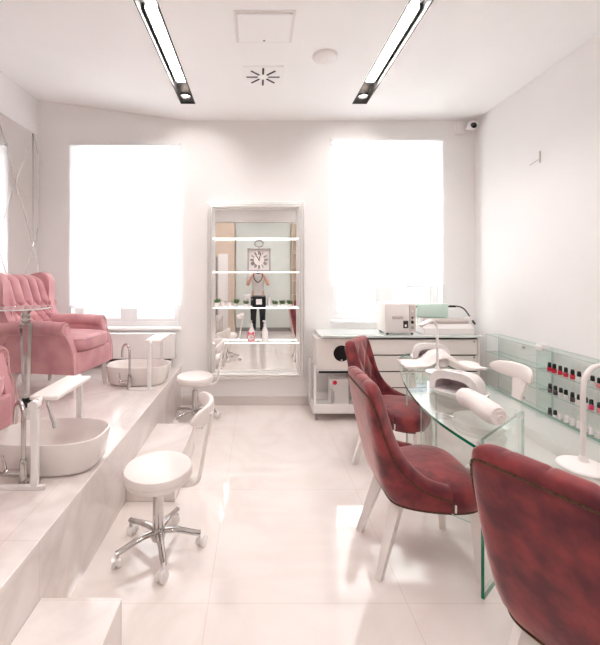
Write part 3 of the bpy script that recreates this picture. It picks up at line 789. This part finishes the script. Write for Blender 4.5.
def make_rest():
    t = thing('foot_rest', 'x', 'footrest', (0, 0, 0), 0, 'white metal foot rests over the basins')
    bm = nb(); box(bm, -.075, .070, -.19, .19, .418, .442, .008, 3); obj('pad', bm, M_pvc, t)
    bm = nb(); cyl(bm, (-.02, -.225, .425), (-.02, .225, .425), .017, seg=14); obj('pivot_tube', bm, M_white, t)
    bm = nb(); cyl(bm, (-.02, -.252, .412), (-.02, -.215, .412), .024, seg=20); obj('pivot_knob', bm, M_white, t)
    for y in (-.232, .232):
        bm = nb(); box(bm, -.037, -.003, y - .012, y + .012, .02, .425, .004); p = obj('post', bm, M_white, t, False)
        bm = nb(); box(bm, -.20, .03, y - .012, y + .012, 0, .022, .003); obj('post_foot', bm, M_white, p, False)
    return t
ba = make_basin(); ba.location = (-1.14, 2.112, ZP); ba['label'] = 'large looking white oval foot basin in front, at the left edge of the picture'
dup(ba, (-1.15, 3.668, ZP), None, 'white oval foot basin farther back, by the radiator')
ta = make_tap(); ta.location = (-1.168, 1.893, ZP); ta['label'] = 'chrome gooseneck tap beside the nearer basin at the left edge'
dup(ta, (-1.165, 3.448, ZP), None, 'chrome gooseneck tap beside the farther basin by the radiator')
re_ = make_rest(); re_.location = (-1.068, 2.085, ZP); re_['label'] = 'white foot rest bridging the nearer basin at the left'
dup(re_, (-.955, 3.64, ZP), None, 'white foot rest bridging the farther basin by the radiator')

t = thing('hand_shower', 'slim chrome hand spray hanging under the nearer foot rest', 'hand shower', (-1.10, 1.98, .69))
bm = nb(); tube(bm, smoothpts([(-.004, 0, .155), (.004, 0, .12), (.02, 0, .07), (.042, 0, .012)], 5), [.006] * 5 + [.008] * 6 + [.011] * 5, 10); obj('spray_handle', bm, M_chrome, t)
bm = nb(); cyl(bm, (.038, 0, .02), (.046, 0, 0), .013, .015, 16); obj('spray_head', bm, M_chrome, t)
# glass side table beside the pink chair
t = thing('side_table', 'round glass side table on a faceted clear and chrome leg beside the pink armchair', 'side table', (-1.83, 3.0, ZP))
bm = nb(); lathe(bm, [(0, .770), (.20, .770), (.203, .775), (.20, .780), (0, .780)], (-.03, 0, 0), 48); tt = obj('table_top', bm, [M_tglass], t)
bm = nb(); tube(bm, [(-.03 + .204 * math.cos(2 * PI * k / 48), .204 * math.sin(2 * PI * k / 48), .775) for k in range(48)], .005, 8, closed=True); obj('glass_rim', bm, M_edge3, tt)
bm = nb(); lathe(bm, [(.026, .07), (.026, .09), (.028, .11), (.046, .62), (.048, .65), (.030, .665), (.038, .68), (.028, .695), (.036, .71), (.026, .73), (.05, .768), (0, .769)], (0, 0, 0), 8); obj('stem', bm, M_chrome, t, False)
bm = nb(); lathe(bm, [(0, .03), (.03, .03), (.03, .07), (.0, .07)], (0, 0, 0), 20)
for k in range(4):
    a = k * PI / 2 + .5; tube(bm, smoothpts([(.01 * math.cos(a), .01 * math.sin(a), .05), (.045 * math.cos(a), .045 * math.sin(a), .04), (.075 * math.cos(a), .075 * math.sin(a), .012)], 4), .011, 10)
obj('tripod_base', bm, M_black, t)

# ------------------------------------------------------------------ cabinet, trolley, machines
YC = 3.84
t = thing('drawer_cabinet', 'long cream drawer cabinet under the right window', 'cabinet', (1.66, YB, 0))
bm = nb(); box(bm, -.56, .56, YC + .02 - YB, -.017, .06, .835); obj('carcass', bm, M_dark, t, False)
bm = nb(); box(bm, -.58, -.56, YC - YB, -.017, .0, .8375, .002); box(bm, .56, .58, YC - YB, -.017, 0, .8375, .002); box(bm, -.56, .56, YC + .03 - YB, -.017, 0, .06); obj('side_panel', bm, M_cream, t, False)
rows = [(.665, .815), (.500, .650), (.335, .485), (.075, .320)]
for a, b in rows:
    for c, d in ((-.555, -.003), (.003, .555)):
        bm = nb(); box(bm, c, d, YC - YB, YC + .019 - YB, a, b, .002, 1); dr = obj('drawer', bm, M_cream, t, False)
bm = nb(); ball(bm, (.52, YC - .01 - YB, .80), .010); ball(bm, (.52, YC - .01 - YB, .64), .010); obj('lock', bm, M_grey, t)
t = obj('countertop', (lambda b: (box(b, .635, 2.25, YC - .02, YB, .838, .860, .003), b)[1])(nb()), M_edge2 if 0 else principled('counter_glass', (0.70, 0.75, 0.73), 0.06, coat=.8, var=.01), None, False)
tag(t, 'pale glass worktop running over the drawer cabinet and trolley under the right window', 'worktop')
t = thing('trolley', 'white metal trolley on casters under the left end of the worktop', 'trolley', (.812, 4.02, 0))
for sx in (-1, 1):
    for sy in (-1, 1):
        bm = nb(); box(bm, sx * .235 - .013, sx * .235 + .013, sy * .175 - .013, sy * .175 + .013, .085, .56, .004); obj('post', bm, M_white, t, False)
bm = nb(); box(bm, -.215, .215, -.175, .175, .49, .505, .003); obj('upper_shelf', bm, M_white, t, False)
bm = nb(); box(bm, -.20, .20, -.186, -.176, .478, .50, .002); obj('front_rail', bm, M_black, t, False)
bm = nb(); box(bm, -.25, .25, -.19, .19, .075, .09, .003); box(bm, -.25, .25, -.20, -.19, .075, .17, .003); box(bm, -.25, .25, .19, .2, .075, .17, .003); box(bm, -.26, -.25, -.2, .2, .075, .17, .003); box(bm, .25, .26, -.2, .2, .075, .17, .003)
obj('lower_tray', bm, M_white, t, False)
for sx in (-1, 1):
    for sy in (-1, 1):
        bm = nb(); cyl(bm, (sx * .22, sy * .16, .04), (sx * .22, sy * .16, .08), .008); cyl(bm, (sx * .22 - .012, sy * .16, .028), (sx * .22 + .012, sy * .16, .028), .028); obj('caster', bm, M_grey, t)
t = thing('towel_warmer', 'white box with a round black opening on the trolley', 'appliance', (.80, 4.02, .507))
bm = nb(); box(bm, -.205, .205, -.155, .155, 0, .318, .006); obj('housing', bm, M_cream, t, False)
bm = nb(); tube(bm, [(.05, -.158, .165), (.05, -.150, .165)], .082, 40); obj('round_opening', bm, M_black, t)
bm = nb(); box(bm, .043, .057, -.161, -.156, .092, .102, .001, 1); obj('catch', bm, M_white, t, False)
t = thing('white_carton_box', 'white carton with a red dot in the lower tray of the trolley', 'carton', (.84, 4.0, .091))
bm = nb(); box(bm, -.09, .10, -.07, .07, 0, .30, .003); obj('carton_body', bm, M_white, t, False)
bm = nb(); tube(bm, [(-.045, -.0725, .265), (-.045, -.069, .265)], .022, 24); obj('red_dot', bm, M_rpol, t)
bm = nb(); box(bm, -.08, -.07, -.072, -.069, .04, .20); box(bm, -.06, -.052, -.072, -.069, .06, .18); obj('printed_stripe', bm, M_grey, t, False)
# sterilizer
t = thing('sterilizer', 'cream box sterilizer with a control strip on the worktop', 'sterilizer', (1.45, 4.0, .861)); t.scale = (.9, 1, 1)
bm = nb(); box(bm, -.175, .175, -.14, .14, .02, .315, .008, 3); obj('housing', bm, M_cream, t)
bm = nb(); box(bm, -.165, .09, -.147, -.139, .035, .30, .006, 2); d = obj('door', bm, M_plastic, t)
bm = nb(); box(bm, -.10, .02, -.156, -.147, .165, .195, .008, 2); obj('door_handle', bm, M_beige, d)
bm = nb(); box(bm, .025, .082, -.149, -.146, .07, .145, .002, 1); bo = obj('display', bm, M_black, t, False)
bm = nb(); box(bm, .042, .062, -.151, -.149, .085, .105); obj('display_digit', bm, M_white, bo, False)
bm = nb(); box(bm, .095, .165, -.143, -.139, .035, .30, .003, 1); cp = obj('control_strip', bm, M_beige, t, False)
for z, r, m_ in ((.175, .012, M_black), (.130, .017, M_black), (.075, .016, M_grey), (.24, .01, M_white)):
    bm = nb(); cyl(bm, (.13, -.150, z), (.13, -.142, z), r, seg=18); obj('knob', bm, m_, cp)
for sx in (-1, 1):
    for sy in (-1, 1):
        bm = nb(); cyl(bm, (sx * .14, sy * .11, 0), (sx * .14, sy * .11, .022), .014, seg=14); obj('foot', bm, M_black, t)
# pouch sealer
t = thing('pouch_sealer', 'cream and mint sealing machine with a roll bar beside the sterilizer', 'machine', (1.955, 4.02, .861))
bm = nb(); prism(bm, [(-.13, 0), (.10, 0), (.10, .08), (-.06, .10), (-.13, .06)], lambda u, v, w: (w, u, v), -.26, .26, bev=.006); obj('base', bm, M_plastic, t)
bm = nb(); tube(bm, [(-.22, -.03, .125), (.24, -.03, .125)], .028, 20); obj('pouch_roll', bm, M_beige, t)
bm = nb(); box(bm, -.23, .25, -.055, -.045, .085, .10, .002); box(bm, -.25, -.225, -.05, .03, .05, .16, .004); box(bm, .245, .27, -.05, .03, .05, .16, .004); obj('roll_bracket', bm, M_plastic, t)
bm = nb(); box(bm, -.26, .07, .02, .09, .16, .30, .008, 2); box(bm, -.25, .06, .04, .07, .07, .16, .002); obj('mint_cover', bm, M_mint, t)
bm = nb(); tube(bm, smoothpts([(.07, .04, .268), (.16, .03, .275), (.23, .02, .25), (.285, .0, .17)], 5), .007, 8); box(bm, .08, .15, .02, .04, .262, .284, .003); obj('cable', bm, M_black, t)
bm = nb(); box(bm, -.33, -.26, .02, .04, .262, .278, .003); obj('bracket_arm', bm, M_black, t, False)
bm = nb(); tube(bm, [(.30, -.02, .13), (.325, -.03, .09)], .010, 8); obj('plug', bm, M_black, t)

# ------------------------------------------------------------------ glass table
t = thing('glass_table', 'glass manicure table with a curved green edged top on angled glass panels', 'table', (1.3, 2.2, 0))
out = [(.95, .35), (1.02, .8), (1.03, 1.15), (.985, 1.42), (.935, 1.68), (.908, 1.95), (.925, 2.22), (.975, 2.50), (1.04, 2.76), (1.115, 3.0), (1.20, 3.25), (1.30, 3.42), (1.42, 3.50), (1.53, 3.52)]
cur = smoothpts([(a, b, 0) for a, b in out], 5)
poly = [(p.x - 1.3, p.y - 2.2) for p in cur] + [(1.53 - 1.3, .35 - 2.2)]
bm = nb(); prism(bm, poly, lambda u, v, w: (u, v, w), .735, ZT, mat=0, edge_mat=1); obj('table_top', bm, [M_tglass, M_edge], t, True, 30)
def gpanel(bm, p0, p1, z0, z1, th=.012):
    p0 = Vector((p0[0] - 1.3, p0[1] - 2.2)); p1 = Vector((p1[0] - 1.3, p1[1] - 2.2)); d = (p1 - p0).normalized(); n = Vector((-d.y, d.x)) * th / 2
    q = [p0 - n, p1 - n, p1 + n, p0 + n]
    A = [bm.verts.new((v.x, v.y, z0)) for v in q]; B = [bm.verts.new((v.x, v.y, z1)) for v in q]
    f = [bm.faces.new(A[::-1]), bm.faces.new(B)]
    for x in f: x.material_index = 1
    for k in range(4):
        g_ = bm.faces.new((A[k], A[(k + 1) % 4], B[(k + 1) % 4], B[k])); g_.material_index = 1 if k in (1, 3) else 0
for a, b in (((1.03, 1.742), (1.46, 2.095)), ((1.447, 2.11), (1.06, 2.47)), ((1.12, 2.86), (1.5, 3.2)), ((1.1, .5), (1.5, .8))):
    bm = nb(); gpanel(bm, a, b, 0.001, .734, .014); obj('glass_leg_panel', bm, [M_glass, M_edge if a[0] == 1.03 else M_edge2], t, False)
bm = nb()
for q in ((1.11, 2.425), (1.40, 2.04)):
    cyl(bm, (q[0] - 1.3, q[1] - 2.2, .722), (q[0] - 1.3, q[1] - 2.2, .7345), .022, seg=20)
cyl(bm, (1.12 - 1.3, 2.40 - 2.2, .62), (1.19 - 1.3, 2.30 - 2.2, .62), .008, seg=12)
obj('chrome_fitting', bm, M_chrome, t)

# glass polish shelves low on the right wall
def gbox(name, x0, x1, y0, y1, z0, z1, thin):
    bm = nb(); box(bm, x0, x1, y0, y1, z0, z1)
    for f in bm.faces:
        f.normal_update(); ax = max(range(3), key=lambda i: abs(f.normal[i]))
        f.material_index = 0 if ax == thin else 1
    obj(name, bm, [M_glass, M_edge2], t, False)
PZ = (.038, .231, .400)
for y0_, LN, lab in ((3.84, .70, 'empty glass shelf unit on the right wall, behind the stool backrest'), (3.13, 1.0, 'glass shelf unit on the right wall holding rows of nail polish')):
    t = thing('polish_shelf', lab, 'shelf', (2.37, y0_, .305), 0, 'glass shelf units on the right wall')
    gbox('back_panel', .058, .064, -LN, 0, 0, .565, 0)
    gbox('top_panel', -.07, .064, -LN, 0, .5655, .5715, 2)
    for z in PZ: gbox('glass_shelf', -.068, .0575, -LN + .007, -.007, z - .006, z, 2)
    for y in (0, -LN + .006): gbox('side_panel', -.068, .0575, y - .006, y, 0, .565, 1)
    bm = nb()
    for z in (.04, .5): cyl(bm, (.064, -LN / 2, z), (.078, -LN / 2, z), .012, seg=14)
    obj('wall_fixing', bm, M_chrome, t)
t = thing('shelf_clip', 'small chrome clip joining the tops of the two glass shelf units', 'clip', (2.37, 3.10, .8765))
bm = nb(); box(bm, -.078, -.02, -.035, .035, .0, .034, .004); obj('clip_plate', bm, M_silver, t, False)
bm = nb(); box(bm, -.084, -.073, -.035, .035, -.016, .022, .003); obj('clip_lip', bm, M_silver, t, False)

def polish(y, tier, kind, label):
    z = .306 + PZ[tier]
    o = thing('nail_polish', label, 'nail polish', (2.335, y, z), 0, 'nail polish bottles on the glass shelf')
    body = {'red': M_rpol, 'mag': M_mag, 'blush': M_ppol, 'milk': M_wpol, 'dark': M_dpol, 'clear': M_wpol}[kind]
    hb = .034
    bm = nb(); lathe(bm, [(0, 0), (.0145, 0), (.016, .003), (.016, hb - .006), (.010, hb), (.008, hb + .004), (0, hb + .004)], (0, 0, 0), 16); obj('bottle_glass', bm, body, o)
    bm = nb(); lathe(bm, [(0, hb), (.0125, hb), (.0135, hb + .003), (.0115, hb + .033), (.009, hb + .036), (0, hb + .036)], (0, 0, 0), 16)
    obj('cap', bm, M_black if kind != 'clear' else M_white, o)
    if kind == 'clear':
        bm = nb(); lathe(bm, [(.0162, .010), (.0168, .010), (.0168, .020), (.0162, .020)], (0, 0, 0), 16); obj('label_band', bm, M_grey, o)
tiers = ['bottom', 'middle', 'top']
plan_ = {2: ['red', 'red', 'red', 'red', 'red', 'milk', 'milk', 'milk', 'blush', 'blush', 'milk'],
         1: ['dark', 'dark', 'milk', 'milk', 'dark', 'milk', 'milk', 'mag', 'blush', 'mag', 'mag'],
         0: ['dark', 'milk', 'clear', 'clear', 'clear', 'clear', 'clear', 'clear', 'clear', 'clear', 'clear']}
ords = ['first', 'second', 'third', 'fourth', 'fifth', 'sixth', 'seventh', 'eighth', 'ninth', 'tenth', 'eleventh']
names = {'red': 'bright red nail polish', 'milk': 'pale nail polish with black cap', 'blush': 'blush pink nail polish', 'dark': 'near black nail polish', 'mag': 'magenta red nail polish', 'clear': 'clear bottle with white cap'}
for tier, seq in plan_.items():
    for i, k in enumerate(seq):
        y = 3.045 - i * .0555 + random.uniform(-.006, .006)
        polish(y, tier, k, '%s, %s bottle from the chrome clip on the %s tier' % (names[k], ords[i], tiers[tier]))

# ------------------------------------------------------------------ things on the table
def gooseneck(name_label, loc, rz):
    t = thing('desk_lamp', name_label, 'lamp', loc, rz, 'white gooseneck desk lamps')
    bm = nb(); lathe(bm, [(0, 0), (.080, 0), (.084, .004), (.080, .010), (.045, .018), (.018, .026), (.012, .045), (0, .045)], (0, 0, 0), 40); obj('lamp_base', bm, M_plastic, t)
    bm = nb(); tube(bm, smoothpts([(0, 0, .03), (0, 0, .18), (0, 0, .30), (.012, 0, .355), (.045, 0, .385), (.085, 0, .388)], 6), .0095, 12); obj('neck', bm, M_plastic, t)
    bm = nb(); tube(bm, smoothpts([(.075, 0, .390), (.10, 0, .388), (.16, 0, .372), (.185, 0, .36)], 4), [.010, .014, .018, .020, .021, .022, .022, .022, .022, .021, .018, .015, .010], 14, flat=.012); obj('lamp_head', bm, M_plastic, t)
    return t
gooseneck('white gooseneck desk lamp on the glass table at the right edge', (1.245, 1.455, ZT + .001), .05)
l2 = gooseneck('slim white gooseneck desk lamp between the two nail lamps', (1.335, 2.83, ZT + .001), PI + .5)

def nail_lamp(label, loc, rz, sc_=1):
    t = thing('nail_lamp', label, 'nail lamp', loc, rz, 'white nail drying lamps')
    L_, Wd = .29, .21
    # arched shell: profile across x (opening faces -y), swept along y with a rising front
    bm = nb(); n = 24; rows = []
    for j in range(13):
        v = j / 12; y = -.10 + .20 * v; hgt = .125 - .03 * v ** 2 - .045 * max(0, v - .75) * 4 * .5; wid = .145 - .03 * v ** 2
        row = []
        for k in range(n + 1):
            a = PI * k / n; ca, sa = math.cos(a), math.sin(a)
            row.append(Vector((wid * math.copysign(abs(ca) ** .6, ca), y, .012 + hgt * abs(sa) ** .6)))
        rows.append(row)
    O = [[bm.verts.new(p) for p in r] for r in rows]
    I = [[bm.verts.new((p.x * .74, p.y + .001, .012 + (p.z - .012) * .62)) for p in r] for r in rows[:-2]]
    for G in (O, I):
        for A, B in zip(G, G[1:]):
            for k in range(n): bm.faces.new((A[k], A[k + 1], B[k + 1], B[k]))
    for k in range(n): bm.faces.new((O[0][k], O[0][k + 1], I[0][k + 1], I[0][k]))
    bm.faces.new(O[-1]); bm.faces.new(I[-1])
    for f in [f for f in bm.faces if all(v in set(sum(I, [])) for v in f.verts)]: f.material_index = 1
    obj('hood', bm, [M_plastic, M_lav], t)
    bm = nb(); lathe(bm, [(0, 0), (.150, 0), (.155, .006), (.150, .014), (0, .014)], (0, 0, 0), 48, sx=1, sy=.74, n=3.2); obj('base_plate', bm, M_plastic, t)
    bm = nb(); box(bm, -.03, .03, -.02, .02, .138, .1425, .002); bmesh.ops.translate(bm, verts=bm.verts, vec=(0, -.05, -.006)); obj('button', bm, M_lav, t, False)
    return t
nail_lamp('white nail drying lamp at the far end of the glass table', (1.50, 3.33, ZT + .001), math.radians(-12))
nail_lamp('white nail drying lamp in the middle of the table beside the rolled towel', (1.265, 2.385, ZT + .001), math.radians(-52))

# draped towel over a hand rest
t = thing('draped_towel', 'white towel draped over a hand cushion between the two nail lamps', 'towel', (1.465, 3.06, ZT + .002), math.radians(-6))
bm = nb(); nx, nyy = 60, 20; g = []; gb = []
for j in range(nyy + 1):
    A, B = [], []
    for i in range(nx + 1):
        x = -.30 + .60 * i / nx; y = -.12 + .24 * j / nyy
        hgt = .110 * math.exp(-abs((x) / .10) ** 2.6) * (1 - .15 * (y / .09) ** 2) + .012 + .003 * math.sin(x * 40 + y * 30)
        edge = 1 if 0 < j < nyy and 0 < i < nx else .4
        A.append(bm.verts.new((x + .01 * math.sin(y * 40), y + .006 * math.sin(x * 14), hgt * edge if edge == 1 else hgt * .9))); B.append(bm.verts.new((x, y, max(0.0, hgt - .014) * (1 if edge == 1 else .9))))
    g.append(A); gb.append(B)
for G in (g, gb):
    for j in range(nyy):
        for i in range(nx): bm.faces.new((G[j][i], G[j][i + 1], G[j + 1][i + 1], G[j + 1][i]))
for i in range(nx):
    for j in (0, nyy): bm.faces.new((g[j][i], g[j][i + 1], gb[j][i + 1], gb[j][i]))
for j in range(nyy):
    for i in (0, nx): bm.faces.new((g[j][i], g[j + 1][i], gb[j + 1][i], gb[j][i]))
obj('towel_cloth', bm, M_towel, t)
bm = nb(); lathe(bm, [(0, 0), (.07, 0), (.075, .03), (.05, .085), (0, .092)], (0, 0, .001), 28, sx=.8, sy=1.05); obj('hand_cushion', bm, M_pvc, t)
# rolled towel
t = thing('rolled_towel', 'rolled white towel lying on the glass table in front of the nail lamp', 'towel', (1.155, 1.985, ZT + .002), math.radians(-86))
bm = nb(); pts = [(-.16 + .32 * k / 16, .012 * math.sin(k / 3.), .047) for k in range(17)]
pts = [(a, b, .054) for a, b, c in pts]
tube(bm, pts, [.034, .047] + [.051] * 6 + [.053] * 7 + [.050, .042], 28, flat=None); r_ = obj('roll', bm, M_towel, t)
bm = nb()
sp = [(.1625, (.006 + .0016 * k) * math.cos(k * .45), .047 + (.006 + .0016 * k) * math.sin(k * .45)) for k in range(20)]
tube(bm, sp, .0035, 6); obj('roll_end', bm, M_towel, r_)
bm = nb(); box(bm, -.14, .14, .032, .048, .018, .030, .004); obj('towel_fold', bm, M_towel, r_)
# white cord on the table behind
t = thing('nail_lamp_cable', 'thin grey cable coiled on the table beside the far nail lamp', 'cable', (1.70, 3.30, ZT + .001))
bm = nb(); tube(bm, smoothpts([(-.10, .03, .006), (-.03, .0, .006), (-.04, -.06, .006), (-.10, -.05, .006), (-.12, .0, .006), (-.08, .06, .006)], 6), .005, 8); obj('cord', bm, M_grey, t)

# ------------------------------------------------------------------ the photographer, seen in the mirror
def skin(name, V, E, mat, parent, sub=2, root=0):
    me = bpy.data.meshes.new(name); me.from_pydata([v[0] for v in V], E, []); me.materials.append(mat)
    o = bpy.data.objects.new(name, me); COL.objects.link(o); o.parent = parent
    m = o.modifiers.new('Skin', 'SKIN'); m.use_smooth_shade = True
    me.skin_vertices if False else None
    lay = me.skin_vertices[0].data if me.skin_vertices else None
    if lay is None:
        bpy.context.view_layer.objects.active = o; lay = me.skin_vertices[0].data
    for i, v in enumerate(V):
        r = v[1] if isinstance(v[1], (tuple, list)) else (v[1], v[1]); lay[i].radius = r; lay[i].use_root = (i == root)
    s = o.modifiers.new('Sub', 'SUBSURF'); s.levels = sub; s.render_levels = sub
    return o
pt = thing('person', 'person in black trousers and pale top photographing into the wall mirror', 'person', (0.0, -.34, 0))
V = [((0, 0, .98), (.135, .10)), ((0, 0, 1.12), (.125, .095)), ((0, .0, 1.28), (.15, .105)), ((0, -.01, 1.42), (.15, .09)), ((0, 0, 1.50), .06), ((0, .01, 1.57), .055)]
E = [(0, 1), (1, 2), (2, 3), (3, 4), (4, 5)]
for s in (-1, 1):
    b = len(V)
    V += [((s * .095, 0, .90), .09), ((s * .10, .01, .52), .06), ((s * .105, -.015, .12), .042), ((s * .11, .02, .045), .042), ((s * .12, .14, .03), .032)]
    E += [(0, b), (b, b + 1), (b + 1, b + 2), (b + 2, b + 3), (b + 3, b + 4)]
    b = len(V)
    V += [((s * .18, 0, 1.43), .058), ((s * .24, .07, 1.19), .044), ((s * .17, .17, 1.34), .034), ((s * .095, .215, 1.46), .026), ((s * .08, .225, 1.50), (.036, .02))]
    E += [(3, b), (b, b + 1), (b + 1, b + 2), (b + 2, b + 3), (b + 3, b + 4)]
    pal = b + 4
    for k in range(4):
        z = 1.525 - .019 * k; f = len(V); ln = (.030, .033, .031, .026)[k]
        V += [((s * .078, .245, z), .0095), ((s * .062, .245 + ln, z + .003), .009), ((s * .038, .250 + ln, z + .002), .008)]
        E += [(pal, f), (f, f + 1), (f + 1, f + 2)]
    f = len(V); V += [((s * .082, .20, 1.485), .011), ((s * .066, .182, 1.50), .010), ((s * .045, .18, 1.51), .009)]; E += [(pal, f), (f, f + 1), (f + 1, f + 2)]
body = skin('body', V, E, M_skin, pt)
# head
bm = nb(); ball(bm, (0, .0, 1.66), .10, .78, .95, 1.18, u=28, v=20)
for v in bm.verts:
    if v.co.z < 1.62: v.co.x *= 1 - (1.62 - v.co.z) * 2.2; v.co.y += (1.62 - v.co.z) * .15
ball(bm, (0, .098, 1.645), .016, .8, 1.2, 1.5); 
for s in (-1, 1): ball(bm, (s * .078, -.005, 1.655), .022, .4, .8, 1.3); 
hd = obj('head', bm, M_skin, pt)
bm = nb()
for s in (-1, 1): ball(bm, (s * .031, .083, 1.668), .011)
obj('eyes', bm, M_white, hd)
bm = nb()
for s in (-1, 1): ball(bm, (s * .031, .0925, 1.668), .005)
obj('pupils', bm, M_hair, hd)
bm = nb(); ball(bm, (0, .083, 1.605), .02, 1.1, .4, .3); obj('mouth', bm, M_ppol, hd)
bm = nb(); ball(bm, (0, -.018, 1.685), .108, .84, .95, 1.1, u=28, v=20)
for v in list(bm.verts):
    if v.co.y > .045 and v.co.z < 1.715: v.co.y = .045
obj('hair', bm, M_hair, pt)
# clothes
V = [((0, 0, .98), (.15, .115)), ((0, 0, 1.12), (.14, .108)), ((0, 0, 1.28), (.165, .118)), ((0, -.01, 1.42), (.162, .10)), ((0, 0, 1.475), .075), ((0, 0, .93), (.15, .115))]
E = [(0, 1), (1, 2), (2, 3), (3, 4), (0, 5)]
for s in (-1, 1):
    b = len(V); V += [((s * .185, 0, 1.43), .072), ((s * .225, .04, 1.27), .060)]; E += [(3, b), (b, b + 1)]
skin('shirt', V, E, M_shirt, pt)
V = [((0, 0, .99), (.155, .12)), ((0, 0, .93), (.155, .125))]; E = [(0, 1)]
for s in (-1, 1):
    b = len(V); V += [((s * .10, 0, .84), .102), ((s * .105, .01, .52), .075), ((s * .11, -.012, .10), .062)]; E += [(1, b), (b, b + 1), (b + 1, b + 2)]
skin('trousers', V, E, M_trous, pt)
for s in (-1, 1):
    bm = nb(); lathe(bm, [(0, 0), (.085, 0), (.092, .015), (.085, .045), (.05, .09), (.04, .10), (0, .10)], (s * .115, .06, 0), 28, sx=.55, sy=1.45); obj('shoe', bm, M_black, pt)
t = thing('photo_camera', 'black photo camera held up by the person reflected in the mirror', 'camera', (0, -.11, 1.50))
bm = nb(); box(bm, -.065, .065, -.03, .02, -.045, .045, .008, 3); box(bm, -.025, .025, -.028, .018, .04, .068, .006, 2); obj('camera_body', bm, M_black, t)
bm = nb(); cyl(bm, (0, .02, 0), (0, .075, 0), .033, .036, 28); obj('lens', bm, M_black, t)
t2 = t
bm = nb(); tube(bm, smoothpts([(-.068, 0, .03), (-.10, .0, -.05), (-.075, .0, -.17), (0, .0, -.235), (.075, .0, -.17), (.10, .0, -.05), (.068, 0, .03)], 6), .009, 8); obj('neck_strap', bm, M_black, t)

# ------------------------------------------------------------------ light and camera
w = bpy.data.worlds.new('World'); sc.world = w; w.use_nodes = True
nt = w.node_tree; bg = nt.nodes['Background']
bg.inputs[0].default_value = (0.98, 0.99, 1.0, 1); bg.inputs[1].default_value = 3.7

cam = bpy.data.cameras.new('Camera'); co = bpy.data.objects.new('Camera', cam); COL.objects.link(co)
co.location = (0, 0, H); co.rotation_euler = (PI / 2, 0, 0)
cam.sensor_fit = 'AUTO'; cam.sensor_width = 36; cam.lens = 36 * F / 645
cam.shift_x = (300 - CX) / 645; cam.shift_y = -(322.5 - CY) / 645
cam.clip_start = 0.02
sc.camera = co
vs = sc.view_settings; sc.display_settings.display_device = 'sRGB'
vs.view_transform = 'Standard'; vs.look = 'None'; vs.gamma = 1; vs.use_curve_mapping = False
vs.exposure = 1.5
sc.cycles.max_bounces = 14; sc.cycles.diffuse_bounces = 8; sc.cycles.transparent_max_bounces = 24; sc.cycles.glossy_bounces = 6
sc.cycles.sample_clamp_indirect = 8
